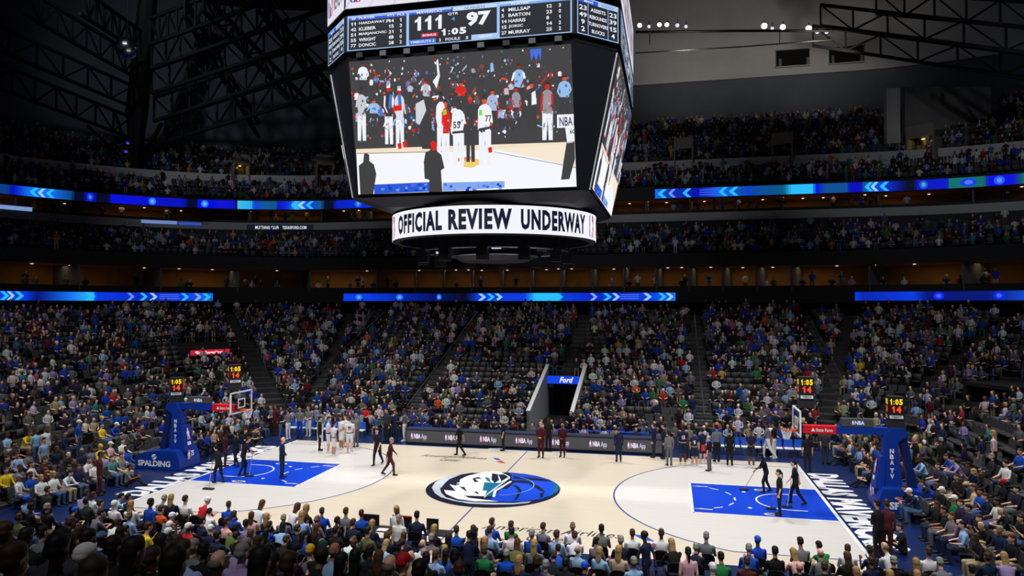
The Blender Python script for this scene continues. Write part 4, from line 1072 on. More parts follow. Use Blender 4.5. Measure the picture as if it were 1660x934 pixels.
for px, py, r_, on_ in ((1037, 41, .26, 1), (1069, 40, .24, 1), (1081, 40, .24, 1), (1052, 43, .2, 0), (1098, 41, .24, 0), (1112, 43, .2, 0), (1239, 42, .34, 1), (1269, 44, .32, 1), (1311, 46, .34, 1), (1252, 46, .2, 0), (1325, 52, .22, 0), (1340, 52, .22, 0)):
    p = at(px, py, 78); o_ = empty('floodlight', p, 0, None, 'floodlight')
    d = Vector((0, -6, -1)) - Vector(p); o_.rotation_euler = d.to_track_quat('-Z', 'Y').to_euler()
    MB().lathe((0, 0, 0), [(0, .3), (r_ * .6, .3), (r_, 0), (r_ * .94, 0), (0, .02)], 12).build('housing', M_BLACK, o_)
    MB().lathe((0, 0, -.01), [(0, 0), (r_ * .92, 0), (r_ * .92, -.02), (0, -.02)], 12).build('lens', M_LAMP if on_ else M_LAMPD, o_)
    MB().bar((0, 0, .3), (0, .5, .5), .06).build('bracket', M_BLACK, o_)
    o_['group'] = 'catwalk floodlights'; o_['label'] = ('bright white floodlight burning on the catwalk under the roof' if on_ else 'dim floodlight on the catwalk under the roof')
fw_ = ring_at(uo(OT), 41)
for i, (xa, xb, za, zb) in enumerate(((1258, 1311, 110, 84), (1343, 1398, 105, 79))):
    p, q = fw_(xa), fw_(xb); y0_, y1_ = pj((p[0], p[1], 37))[1], pj((p[0], p[1], 40))[1]; za, zb = (37 + 3 * (v - y0_) / (y1_ - y0_) for v in (za, zb)); c = (np.array(p[:2]) + np.array(q[:2])) / 2; w = np.hypot(q[0] - p[0], q[1] - p[1]); rz = math.atan2(q[1] - p[1], q[0] - p[0])
    n_ = np.array([math.sin(rz), -math.cos(rz)]) * .35
    o_ = empty('wall_opening', (c[0] + n_[0], c[1] + n_[1], za), rz, 'dark recessed opening in the pale upper wall, %s of two' % ('left' if i == 0 else 'right'), 'opening')
    MB().box(-w / 2, w / 2, -.02, .2, 0, zb - za).build('recess', mat('recess_black', (8, 8, 9), .9), o_)
    for r_ in ((-w / 2 - .1, w / 2 + .1, -.1, 0), (-w / 2 - .1, w / 2 + .1, zb - za, zb - za + .1)): MB().box(r_[0], r_[1], -.12, .2, r_[2], r_[3]).build('frame', M_LFASC, o_)
    for x in (-w / 2 + .25, w / 2 - .35): MB().box(x, x + .3, -.06, .0, .05, .95).build('railing', M_METAL, o_)

# ------------------------------------------------------------------ people: one continuous body per pose (volumes fused by remeshing)
M_SKIN = attr_mat('skin', 'skin', 'OBJECT', .55, noise=.05, scale=9)
M_TOP = attr_mat('top_cloth', 'top', 'OBJECT', .85, noise=.12, scale=7)
M_LEG = attr_mat('leg_cloth', 'legs', 'OBJECT', .85, noise=.1, scale=7)
M_SHOE = attr_mat('shoes', 'shoes', 'OBJECT', .5)
M_HAIR = attr_mat('hair', 'hair', 'OBJECT', .6, noise=.3, scale=22)
V = lambda *a: np.array(a, float)

def cap_rings(p, q, r1, r2):
    a = q - p; L = np.linalg.norm(a); a = a / max(L, 1e-6); out = []
    for s in (-1, -.75, -.35): out.append((p + a * r1 * s, r1 * math.sqrt(max(.02, 1 - s * s)) ))
    out += [(p, r1), (q, r2)]
    for s in (.35, .75, 1): out.append((q + a * r2 * s, r2 * math.sqrt(max(.02, 1 - s * s))))
    return out
class Body:
    def __init__(s): s.mb = MB(); s.prims = []
    def rings(s, R, label, n=10, u0=(1, 0, 0)):
        """R: list of (centre, rx, ry)"""
        vs = []; K = len(R); u0 = V(*u0)
        for i, (c, rx, ry) in enumerate(R):
            a = R[min(i + 1, K - 1)][0] - R[max(i - 1, 0)][0]; a = a / max(np.linalg.norm(a), 1e-6)
            u = u0 - a * (u0 @ a); nu = np.linalg.norm(u)
            u = u / nu if nu > .1 else np.cross(a, V(0, 1, 0)); v = np.cross(a, u)
            for j in range(n):
                t = 2 * math.pi * j / n; vs.append(c + u * rx * math.cos(t) + v * ry * math.sin(t))
        fs = [tuple(range(n))[::-1], tuple(range((K - 1) * n, K * n))]
        for i in range(K - 1):
            for j in range(n): fs.append((i * n + j, i * n + (j + 1) % n, (i + 1) * n + (j + 1) % n, (i + 1) * n + j))
        s.mb.add(vs, fs)
        for (c0, a0, b0), (c1, a1, b1) in zip(R[:-1], R[1:]): s.prims.append((c0, c1, math.sqrt(a0 * b0), math.sqrt(a1 * b1), label))
        return s
    def cap(s, p, q, r1, r2, label, n=9):
        u = (1, 0, 0) if abs((q - p)[0]) < .9 * np.linalg.norm(q - p) else (0, 1, 0)
        R = [(c, r, r) for c, r in cap_rings(p, q, r1, r2)]; k = len(s.prims)
        s.rings(R, label, n, u); del s.prims[k:]; s.prims.append((p, q, r1, r2, label)); return s

def figure(pelvis, lean=0.0, sh_rel=None, arms=None, legs=None, build=1.0, head_fwd=0.0, fingers=True, bust=0.0, voxel=.013, skirt=False):
    """arms: two (elbow, wrist, hand direction) given from the shoulder; legs: two (knee, ankle, toe) in body space; faces +Y"""
    b = Body(); P = V(*pelvis); up = V(0, math.sin(lean), math.cos(lean)); fw = V(0, math.cos(lean), -math.sin(lean)); w = build
    b.rings([(P - up * .09, .13 * w, .095 * w), (P - up * .03, .168 * w, .118 * w), (P + up * .05, .166 * w, .118 * w), (P + up * .10, .155 * w, .112 * w)], 'legs', 12)
    b.rings([(P + up * .06, .165 * w, .118 * w), (P + up * .16, .158 * w, .114 * w), (P + up * .28, .172 * w, .120 * w + bust * .3), (P + up * .38, .188 * w, .120 * w + bust), (P + up * .46, .178 * w, .104 * w), (P + up * .515, .12 * w, .078), (P + up * .55, .062, .058)], 'top', 12)
    nk = P + up * .53; hd = nk + up * .13 + fw * (.02 + head_fwd); hu = V(0, math.sin(lean * .5), math.cos(lean * .5)); hf = V(0, math.cos(lean * .5), -math.sin(lean * .5))
    b.cap(nk, hd, .058, .054, 'skin')
    b.rings([(hd - hu * .03 + hf * .025, .040, .045), (hd + hu * .01 + hf * .03, .060, .074), (hd + hu * .07 + hf * .02, .073, .093), (hd + hu * .13 + hf * .015, .077, .098), (hd + hu * .18 + hf * .008, .066, .084), (hd + hu * .205, .036, .046)], 'skin', 12)
    b.cap(hd + hu * .085 + hf * .112, hd + hu * .055 + hf * .128, .011, .015, 'skin', 6)
    b.cap(hd + hu * .015 + hf * .095, hd - hu * .01 + hf * .09, .02, .02, 'skin', 6)
    for s in (-1, 1): b.cap(hd + hu * .09 + V(s * .078, 0, 0), hd + hu * .05 + V(s * .078, 0, 0), .018, .012, 'skin', 6)
    for s, (el, wr, hdir) in zip((-1, 1), arms):
        S = P + up * .455 + V(s * .185 * w, 0, 0); E = S + V(*el); Wv = E + V(*wr)
        b.cap(S, S + (E - S) * .55, .060 * w, .050 * w, 'top'); b.cap(S + (E - S) * .5, E, .049 * w, .041, 'upper_sleeve'); b.cap(E, Wv, .041, .029, 'sleeve')
        d = V(*hdir); d = d / np.linalg.norm(d); side = np.cross(d, V(0, 0, 1)); 
        if np.linalg.norm(side) < .2: side = V(0, 1, 0)
        side = side / np.linalg.norm(side); pal = np.cross(side, d)
        H0 = Wv + d * .02; H1 = Wv + d * .085
        b.rings([(Wv, .026, .02), (H0 + d * .015, .036, .018), (H1, .042, .015), (H1 + d * .012, .038, .012)], 'skin', 8, tuple(side))
        if fingers:
            for k, ln in zip((-1.5, -.5, .5, 1.5), (.062, .078, .074, .056)):
                f0 = H1 + side * k * .0225; f1 = f0 + d * ln * .55 + side * k * .004; f2 = f1 + d * ln * .4 - pal * .018
                b.cap(f0, f1, .0095, .0088, 'skin', 6); b.cap(f1, f2, .0088, .0078, 'skin', 6)
            t0 = Wv + d * .035 - side * s * .03; t1 = t0 + d * .03 - side * s * .03; b.cap(t0, t1, .012, .010, 'skin', 6); b.cap(t1, t1 + d * .03 - side * s * .004, .010, .008, 'skin', 6)
    for s, (kn, an, to) in zip((-1, 1), legs):
        Hp = P + V(s * .088 * w, 0, -.03); K_ = V(*kn); A_ = V(*an); T_ = V(*to)
        b.cap(Hp, K_, .102 * w, .072, 'legs'); b.cap(K_, A_, .070, .048, 'shin')
        f = T_ - A_; heel = A_ + V(0, 0, -.035) - f * .25 * V(1, 1, 0)
        b.cap(heel, A_ + V(0, 0, -.04) + f * V(.55, .55, .2), .042, .043, 'shoes'); b.cap(A_ + V(0, 0, -.045) + f * V(.5, .5, .2), T_ , .043, .034, 'shoes')
    me = b.mb.mesh('body', None); o = bpy.data.objects.new('body', me); COL.objects.link(o)
    md = o.modifiers.new('fuse', 'REMESH'); md.mode = 'VOXEL'; md.voxel_size = voxel; md.use_smooth_shade = True
    sm = o.modifiers.new('smooth', 'SMOOTH'); sm.factor = .5; sm.iterations = 2
    dg = bpy.context.evaluated_depsgraph_get(); dg.update()
    out = bpy.data.meshes.new_from_object(o.evaluated_get(dg)); bpy.data.objects.remove(o); bpy.data.meshes.remove(me)
    n = len(out.vertices); co = np.empty(n * 3); out.vertices.foreach_get('co', co); co = co.reshape(-1, 3)
    best = np.full(n, 1e9); lab = np.zeros(n, int); names = [p[4] for p in b.prims]
    for k, (p, q, r1, r2, l) in enumerate(b.prims):
        d = q - p; L = max(d @ d, 1e-9); t = np.clip(((co - p) @ d) / L, 0, 1); c = p + t[:, None] * d
        e = np.linalg.norm(co - c, axis=1) - (r1 + (r2 - r1) * t); m_ = e < best; best[m_] = e[m_]; lab[m_] = k
    vl = np.array(names)[lab]
    return out, vl, hd, hu, hf
SL = {'short': 'upper', 'long': 'top', 'none': 'skin'}
_BODY = {}; _VAR = {}
def body_variant(pose, sleeve, leg):
    key = (pose, sleeve, leg)
    if key in _VAR: return _VAR[key]
    me0, vl, *_ = _BODY[pose]
    me = me0.copy(); me.name = 'person_body'
    for m in (M_SKIN, M_TOP, M_LEG, M_SHOE): me.materials.append(m)
    mp = {'skin': 0, 'top': 1, 'legs': 2, 'shoes': 3, 'upper_sleeve': 1 if sleeve != 'none' else 0, 'sleeve': 1 if sleeve == 'long' else 0, 'shin': 2 if leg == 'long' else 0}
    vi = np.array([mp[l] for l in vl]); fl_ = np.empty(len(me.loops), int); me.loops.foreach_get('vertex_index', fl_)
    st = np.empty(len(me.polygons), int); me.polygons.foreach_get('loop_start', st)
    me.polygons.foreach_set('material_index', vi[fl_[st]].astype(np.int32)); me.polygons.foreach_set('use_smooth', [True] * len(me.polygons))
    _VAR[key] = me; return me
DN = ((-.045, -.03, -.27), (.01, .06, -.24), (0, .15, -1)); DNr = ((.045, -.03, -.27), (-.01, .06, -.24), (0, .15, -1))
ST_LEGS = (((-.10, .015, .50), (-.105, -.01, .085), (-.13, .15, .034)), ((.10, .015, .50), (.105, -.01, .085), (.13, .15, .034)))
SIT_LEGS = (((-.12, .42, .50), (-.13, .40, .085), (-.14, .56, .034)), ((.12, .42, .50), (.13, .40, .085), (.14, .56, .034)))
def add_pose(name, **k): _BODY[name] = figure(**k)
add_pose('stand', pelvis=(0, 0, .93), arms=(DN, DNr), legs=ST_LEGS)
add_pose('stand_front', pelvis=(0, 0, .93), arms=(((-.06, .0, -.27), (.17, .17, -.10), (1, .1, -.2)), ((.06, .0, -.27), (-.17, .19, -.08), (-1, .1, -.2))), legs=ST_LEGS)
add_pose('walk', pelvis=(0, 0, .92), lean=.07, arms=(((-.05, .12, -.25), (.0, .16, -.18), (0, .5, -1)), ((.05, -.13, -.24), (0, -.05, -.25), (0, .1, -1))),
         legs=(((-.09, -.10, .50), (-.095, -.36, .13), (-.10, -.22, .05)), ((.09, .17, .51), (.095, .20, .085), (.11, .36, .034))))
add_pose('mop', pelvis=(0, -.06, .91), lean=.25, head_fwd=.03, arms=(((-.03, .16, -.22), (.14, .20, -.06), (.5, 1, -.3)), ((.03, .12, -.25), (-.12, .20, -.14), (-.4, 1, -.6))),
         legs=(((-.10, .10, .49), (-.11, .06, .085), (-.12, .22, .034)), ((.10, -.08, .49), (.11, -.26, .10), (.12, -.11, .034))))
add_pose('arm_out', pelvis=(0, 0, .93), arms=(((-.06, .1, -.25), (.02, .25, -.02), (.1, 1, .1)), ((.06, .02, -.27), (-.14, .16, .0), (-1, .4, .3))), legs=ST_LEGS)
kw = dict(fingers=True, voxel=.0165)
add_pose('sit', pelvis=(0, 0, .53), lean=-.06, arms=(((-.06, .10, -.25), (.05, .24, -.04), (.3, 1, -.1)), ((.06, .10, -.25), (-.05, .24, -.04), (-.3, 1, -.1))), legs=SIT_LEGS, **kw)
add_pose('sit_lean', pelvis=(0, -.02, .53), lean=.38, head_fwd=.02, arms=(((-.04, .18, -.22), (.10, .2, .03), (.8, .6, .1)), ((.04, .18, -.22), (-.10, .22, .04), (-.8, .6, .1))), legs=SIT_LEGS, **kw)
add_pose('sit_phone', pelvis=(0, 0, .53), lean=.08, head_fwd=.02, arms=(((-.05, .12, -.25), (.10, .17, .18), (.3, .4, 1)), ((.05, .12, -.25), (-.10, .17, .18), (-.3, .4, 1))), legs=SIT_LEGS, **kw)
add_pose('sit_wide', pelvis=(0, 0, .53), lean=0.0, build=1.18, arms=(((-.09, .08, -.25), (.10, .22, -.03), (.8, 1, -.1)), ((.09, .08, -.25), (-.10, .22, -.03), (-.8, 1, -.1))), legs=SIT_LEGS, **kw)
add_pose('arm_up', pelvis=(0, 0, .53), lean=.02, arms=(((-.06, .10, -.25), (.05, .24, -.04), (.3, 1, -.1)), ((.12, .06, .24), (-.02, .03, .25), (0, .1, 1))), legs=SIT_LEGS, **kw)
add_pose('camera_up', pelvis=(0, 0, .93), lean=.04, arms=(((-.06, .16, -.2), (.12, .14, .2), (.2, .6, .8)), ((.10, .08, -.2), (.0, .10, .24), (0, .5, .8))), legs=ST_LEGS, fingers=True, voxel=.014)
FL_LEGS = (((-.14, .34, .42), (-.14, .62, .09), (-.15, .78, .06)), ((.14, .40, .34), (.16, .76, .085), (.17, .90, .10)))
add_pose('floor_sit', pelvis=(0, 0, .14), lean=.12, arms=(((-.06, .14, -.23), (.08, .24, .06), (.4, 1, .1)), ((.06, .14, -.23), (-.08, .24, .06), (-.4, 1, .1))), legs=FL_LEGS, **kw)

# hair and hats, in head space (origin at the top of the neck, face towards +Y)
def hair_mesh(kind):
    b = Body()
    E = lambda c, rx, ry, rz: b.rings([(V(c[0], c[1], c[2] + rz * s), rx * math.sqrt(max(.03, 1 - s * s)), ry * math.sqrt(max(.03, 1 - s * s))) for s in (-1, -.85, -.55, -.2, .2, .55, .85, 1)], 'h', 14)
    if kind == 'short': E((0, .004, .150), .086, .106, .080); E((0, -.034, .095), .083, .082, .075)
    elif kind == 'full': E((0, -.006, .140), .108, .118, .104)
    elif kind == 'fringe': E((0, -.040, .085), .085, .080, .060)
    elif kind == 'long':
        E((0, .002, .146), .092, .110, .088); E((0, -.03, .10), .092, .09, .09)
        b.rings([(V(0, -.035, .12), .09, .075), (V(0, -.06, .0), .088, .055), (V(0, -.085, -.11), .085, .042), (V(0, -.10, -.2), .05, .025)], 'h', 12)
    elif kind == 'tail':
        E((0, .004, .150), .087, .107, .080); E((0, -.034, .095), .084, .084, .078)
        b.rings([(V(0, -.10, .12), .04, .035), (V(0, -.125, .02), .04, .03), (V(0, -.12, -.12), .03, .022), (V(0, -.11, -.2), .012, .01)], 'h', 10)
    elif kind == 'cap':
        E((0, .008, .142), .092, .116, .084); E((0, -.03, .11), .086, .085, .07)
        b.rings([(V(0, .06, .118), .075, .008), (V(0, .14, .112), .07, .008), (V(0, .185, .104), .04, .006)], 'h', 10)
    me0 = b.mb.mesh('hair', None); o = bpy.data.objects.new('hair', me0); COL.objects.link(o)
    md = o.modifiers.new('fuse', 'REMESH'); md.mode = 'VOXEL'; md.voxel_size = .0085
    sm = o.modifiers.new('smooth', 'SMOOTH'); sm.factor = .6; sm.iterations = 7 if kind != 'cap' else 2
    dg = bpy.context.evaluated_depsgraph_get(); dg.update()
    me = bpy.data.meshes.new_from_object(o.evaluated_get(dg)); bpy.data.objects.remove(o); bpy.data.meshes.remove(me0)
    me.materials.clear(); me.materials.append(M_HAIR); me.polygons.foreach_set('use_smooth', [True] * len(me.polygons))
    return me
HAIR = {k: hair_mesh(k) for k in ('short', 'full', 'fringe', 'long', 'tail', 'cap')}
eb = MB()
for s in (-1, 1): eb.lathe((s * .030, .108, .078), [(0, -.009), (.012, 0), (0, .009)], 8)
EYES = eb.mesh('eyes', mat('eye_dark', (24, 20, 20), .4))
MOUTH = MB().box(-.022, .022, .098, .116, .012, .020).mesh('mouth', mat('lip', (128, 60, 56), .5))

TOPS = {'b': ((22, 74, 190), 'royal blue'), 'n': ((26, 34, 66), 'navy'), 'w': ((226, 226, 230), 'white'), 'g': ((112, 114, 120), 'grey'), 'k': ((24, 24, 27), 'black'), 'l': ((146, 182, 222), 'light blue'),
        'v': ((154, 142, 190), 'lavender'), 'r': ((196, 30, 44), 'red'), 'e': ((34, 120, 66), 'green'), 'o': ((232, 100, 36), 'orange'), 'y': ((226, 200, 40), 'yellow'), 't': ((66, 128, 132), 'teal'),
        'm': ((78, 28, 34), 'maroon'), 'a': ((196, 176, 140), 'beige'), 'd': ((92, 100, 58), 'olive'), 'p': ((224, 178, 182), 'pink'), 'c': ((50, 52, 58), 'charcoal')}
HAIRS = {'k': ((22, 18, 17), 'short', 'short black hair'), 'n': ((62, 42, 28), 'short', 'short brown hair'), 'g': ((138, 134, 130), 'short', 'short grey hair'), 'h': ((110, 92, 80), 'fringe', 'a bald crown'),
         'd': ((168, 134, 84), 'long', 'long blond hair'), 'B': ((82, 54, 34), 'long', 'long brown hair'), 'K': ((24, 20, 19), 'long', 'long black hair'), 'T': ((26, 21, 20), 'tail', 'black ponytail'), 'F': ((40, 29, 24), 'full', 'thick dark hair')}
CAPS = {'w': ((225, 225, 226), 'white'), 'b': ((24, 78, 200), 'blue'), 'k': ((22, 22, 26), 'black'), 'r': ((190, 26, 40), 'red'), 'y': ((226, 176, 30), 'yellow'), 'e': ((18, 82, 58), 'green'), 'g': ((128, 128, 132), 'grey')}
SKINS = [(214, 168, 142), (222, 178, 152), (200, 150, 122), (176, 122, 92), (120, 80, 58), (96, 62, 46), (228, 186, 162)]
LEGS = {'k': (24, 24, 27), 'j': (74, 96, 134), 'n': (30, 38, 62), 'g': (96, 98, 102), 'w': (226, 226, 228), 'a': (176, 158, 126), 'b': (20, 66, 180), 'm': (70, 26, 32), 'c': (48, 50, 56)}
PEOPLE = []
def person(loc, rz, pose, top, hair, place, legs='k', sleeve=None, leg='long', shoes=(30, 30, 32), skin=None, scale=1.0, face=False, what=None, garment=None, rnd=None):
    """place: phrase saying where; what: a full label of its own"""
    r = rnd or RND
    sleeve = sleeve or r.choice(('short', 'short', 'long'))
    me = body_variant(pose, sleeve, leg)
    o = link('person', me); o.location = loc; o.rotation_euler = (0, 0, rz); o.scale = (scale,) * 3
    sk = SKINS[skin] if skin is not None else r.choice(SKINS)
    j = lambda c, a=10: [float(x) for x in s2l([min(255, max(2, v + r.uniform(-a, a))) for v in c])]
    o['skin'] = j(sk, 6); o['top'] = j(TOPS[top][0], 7); o['legs'] = j(LEGS[legs], 5); o['shoes'] = j(shoes, 5)
    _, _, hd, hu, hf = _BODY[pose]
    if hair[0] == 'c' and len(hair) == 2: hc, hk, hw = CAPS[hair[1]][0], 'cap', 'a %s cap' % CAPS[hair[1]][1]
    else: hc, hk, hw = HAIRS[hair]
    ang = math.atan2(hu[1], hu[2])
    def child(n, me_):
        c = link(n, me_, o); c.location = hd; c.rotation_euler = (-ang, 0, 0); return c
    h = child('cap' if hk == 'cap' else 'hair', HAIR[hk]); h['hair'] = j(hc, 6)
    if face: child('eyes', EYES); child('mouth', MOUTH)
    g = garment or {'short': 'T-shirt', 'long': 'long-sleeved top', 'none': 'sleeveless top'}[sleeve]
    act = {'sit': 'seated', 'sit_lean': 'seated leaning', 'sit_phone': 'seated', 'sit_wide': 'broad seated', 'arm_up': 'seated arm-raising', 'floor_sit': 'floor-sitting'}.get(pose, 'walking' if pose == 'walk' else 'standing')
    PEOPLE.append((o, what, '%s person in %s %s with %s' % (act, TOPS[top][1], g, hw), place))
    o['category'] = 'person'
    return o

# ------------------------------------------------------------------ chairs
def make_folding_chair():
    t = empty('folding_chair', (0, 0, 0))
    MB().prism([(-.22, -.2), (.22, -.2), (.2, .2), (-.2, .2)], .41, .45).build('seat', M_CHAIR, t)
    pts = [(-.23, .62), (.23, .62), (.235, .80), (.19, .89), (.08, .925), (-.08, .925), (-.19, .89), (-.235, .80)]
    MB().prism(pts, -.25, -.21, lambda u, v, w: (u, w - (v - .6) * .12, v)).build('backrest', M_CHAIR, t)
    for x in (-.215, .215):
        MB().tube((x, -.24, .62), (x, .20, .0), .012, n=5).build('leg', M_METAL, t); MB().tube((x, .1, .42), (x, -.26, .0), .012, n=5).build('leg', M_METAL, t)
    return t
def make_arena_seat():
    t = empty('arena_seat', (0, 0, 0))
    MB().prism([(-.23, -.2), (.23, -.2), (.22, .22), (-.22, .22)], .39, .45).build('seat', M_SEAT, t)
    MB().prism([(-.24, .48), (.24, .48), (.24, .82), (.17, .88), (-.17, .88), (-.24, .82)], -.27, -.21, lambda u, v, w: (u, w - (v - .45) * .14, v)).build('backrest', M_SEAT, t)
    MB().box(-.04, .04, -.2, .1, .0, .4).build('pedestal', M_DARK, t)
    return t
CH0, AS0 = make_folding_chair(), make_arena_seat()
CHAIRS = []; SEATS = []
def seat_copy(src, used, loc, rz, desc, place):
    o = src if not used else copy_tree(src)
    o.location = loc; o.rotation_euler = (0, 0, rz); o['category'] = 'chair' if src is CH0 else 'seat'
    used.append((o, None, desc, place)); return o

# ------------------------------------------------------------------ where people stand and sit
def bowl_d(x, y):
    qx, qy = max(abs(x) - 15.6, 0), max(abs(y) - 9.5, 0)
    return math.hypot(qx, qy) - 3 if qx > 0 and qy > 0 else max(abs(x) - 18.6, abs(y) - 12.5)
def floor_z(x, y):
    d = bowl_d(x, y)
    return 0.0 if d < 0 else bowl_z(math.floor(d / ROW) * ROW)
NEAR_ROWS = [-9.55, -10.5, -11.45, -12.2] + [-(12.5 + ROW * i + .5) for i in range(0, 19)]
END_ROWS = [17.1, 18.0] + [18.6 + ROW * i + .5 for i in range(0, 20)]
TAKEN = []
HZ = {'sit': 1.28, 'sit_lean': 1.20, 'sit_phone': 1.28, 'sit_wide': 1.29, 'arm_up': 1.29, 'stand': 1.68, 'stand_front': 1.68, 'walk': 1.66, 'mop': 1.60, 'arm_out': 1.68, 'camera_up': 1.68, 'floor_sit': .88}
def place_head(px, py, pose, axis, rows, rel=1.0):
    best = None
    for v in rows:
        p = on(px, py, axis, v)
        if (p - CAM) @ _fw < 3.2: continue
        fz = floor_z(p[0], p[1]); e = abs(p[2] - fz - HZ[pose])
        for sh in (0, .15, -.15, .3, -.3, .45, -.45):
            X, Y = (p[0] + sh, p[1]) if axis == 1 else (p[0], p[1] + sh)
            n = sum(1 for q in TAKEN if abs(q[0] - X) < .53 and abs(q[1] - Y) < .53 and abs(q[2] - fz) < 1)
            e2 = e + n * 1.0 + abs(sh) * .5 + (.025 * ((p - CAM) @ _fw) if (px < 560 and py > 880) else 0)
            if best is None or e2 < best[0]: best = (e2, X, Y, fz)
    TAKEN.append(best[1:]); return best
def parse(txt):
    for it in txt.split():
        f = it.split(','); yield int(f[0]), int(f[1]), f[2], f[3], (f[4] if len(f) > 4 else None)
P_ABBR = {'L': 'sit_lean', 'W': 'sit_wide', 'U': 'arm_up', 'S': 'stand', 'X': 'stand_front', 'P': 'sit_phone', 'C': 'camera_up', 'Z': 'walk', 'F': 'floor_sit', 'A': 'arm_out'}
NEAR = '''183,814,l,k 186,804,w,cw 197,813,n,k 213,818,w,d 243,822,b,k,S 257,815,g,g 262,826,o,n 278,818,n,d 301,820,w,n 318,821,r,cw 332,824,w,k 371,821,b,n 210,838,l,h 259,849,g,cw 271,844,n,cw 205,856,k,k 301,843,g,K
329,836,n,k 306,861,r,cw 338,864,n,cw 270,866,k,cw,U 352,862,n,k 368,849,p,n 370,867,d,k 234,862,y,n 315,887,g,g 332,890,k,k 294,897,l,n,W 350,914,k,h,W 376,894,v,g 244,901,k,n,W 380,824,b,n 395,834,p,B 415,837,w,B 433,837,k,d
460,839,g,g 470,834,w,B 474,842,l,d 483,844,n,n 491,842,k,d 501,847,g,h 522,837,b,n 536,842,n,k 399,846,v,k 461,852,l,K 384,863,k,ck 407,867,d,B 420,862,b,n 433,863,k,K 493,863,b,K 515,866,k,B 522,885,w,g 503,892,g,cy
514,900,k,ce 534,903,l,h 472,892,k,ck,P 440,910,k,k,W 390,900,v,g,W 406,900,k,n 561,840,g,n 566,853,n,n 586,841,b,n 590,854,n,d 597,862,d,k 620,869,n,B 676,844,n,k 705,854,k,d 700,870,g,g 712,866,n,K 560,887,w,h 575,886,t,n
616,889,l,d 600,897,k,k 681,883,w,h 688,892,k,g 707,895,l,n 721,883,d,d 724,899,b,K 666,902,a,h 691,906,k,k 640,895,k,k 555,913,k,K 577,911,k,K 615,906,k,B 632,926,a,h 655,922,r,cr 728,928,n,k 681,928,k,k
740,868,b,n 767,871,k,n 780,861,l,n 787,871,g,d 798,866,b,n 814,868,w,k 829,864,e,n 847,870,b,g 881,862,g,n 903,868,l,n 835,888,d,B 858,888,g,d 877,883,b,k 909,879,w,n 896,902,k,n 786,899,e,n 821,896,b,g 842,914,n,d
871,921,n,n 885,916,g,g 744,926,k,n 928,866,w,h 951,871,g,k 975,869,g,k 937,882,l,h 964,887,l,d 986,892,a,d 1006,880,n,g 1025,876,w,n 1072,875,w,n 1095,888,k,d 945,921,k,cb 1027,921,l,g 917,914,k,k
1119,886,n,g 1145,886,g,g 1214,891,b,g 1228,892,b,cb 1256,898,k,k 1278,903,p,d 1170,918,e,k 1211,918,m,n 1155,927,w,cw 1295,905,n,h 1300,893,g,k 1323,900,g,h 1337,893,e,k 1354,909,k,B 1365,894,w,n 1383,905,n,n
1396,904,n,n 1387,918,k,d 1419,911,k,g 1429,901,w,h 1443,911,k,d 1456,907,k,d 1327,927,k,n 1362,930,k,g 1444,924,w,B 1505,909,w,n 1600,910,n,n 1575,912,k,k 1635,915,v,d 1532,926,g,g 1656,909,n,k 1476,923,k,d
130,805,v,n 140,812,c,k 152,808,w,n 163,816,g,n 44,803,l,cb 109,838,n,cb 149,828,g,k 178,852,w,n 97,861,b,n 122,856,k,k 51,823,k,k 77,831,k,g 31,841,d,n 8,854,k,n 41,872,k,K,W 70,862,g,k 89,912,k,k,W 10,879,w,n
180,899,k,k,W 145,882,k,k 140,896,w,cw 155,917,w,n 110,884,c,n 212,912,k,K,W 60,905,c,k 24,912,g,n 285,918,c,K 420,925,k,K 470,922,n,n 500,924,k,F 130,868,c,n 196,872,n,k 225,884,k,n 262,884,c,K 288,878,n,n 420,885,g,n 452,880,k,n 545,868,k,k 640,872,c,n 655,880,k,F'''
for x, y, tp, hr, ps in parse(NEAR):
    pose = P_ABBR.get(ps) or RND.choices(('sit', 'sit_lean', 'sit_wide', 'sit_phone', 'arm_up'), (66, 17, 9, 8, 0))[0]
    e, X, Y, Z = place_head(x, y, pose, 1, NEAR_ROWS)
    rz = RND.uniform(-.35, .35) + (.15 if x > 1000 else -.1)
    flat = Y > -12.5
    o = person((X, Y, Z), rz, pose, tp, hr, 'near stand', scale=RND.uniform(1.0, 1.1), legs=RND.choice('kkjjnga'), sleeve='none' if (hr in 'BKd' and RND.random() < .25) else None)
    if pose not in ('stand', 'stand_front', 'walk'):
        seat_copy(CH0 if flat else AS0, CHAIRS if flat else SEATS, (X, Y + .0, Z), 0.0, 'black folding chair under the %s person' % TOPS[tp][1] if flat else 'grey stand seat under the %s person' % TOPS[tp][1], 'near stand')
LEFT = '''105,770,w,k,L 87,770,w,d 67,775,w,d 50,770,b,n 31,772,w,cg 10,770,y,n 28,731,l,n 58,707,l,n,S 74,702,w,n,S 71,718,l,k,S 87,706,k,n,S 91,722,n,B,S 127,688,b,cw,S 106,698,n,k 87,746,m,n 111,743,k,h 121,740,n,h 133,733,n,g
127,749,w,n 169,736,v,k 154,742,w,n 182,747,t,n 188,743,a,g,L 199,722,w,n 181,696,b,cw 169,691,y,n 201,704,g,n 217,696,g,n 230,696,m,n 128,757,n,n 190,732,g,n 197,722,b,n 61,755,w,B 75,749,m,B 29,762,g,n 114,759,n,n 135,765,g,k
155,722,y,cy 168,724,p,cw 145,716,c,n 46,744,g,n 12,700,l,n 24,712,c,k 40,712,y,B 12,745,k,n'''
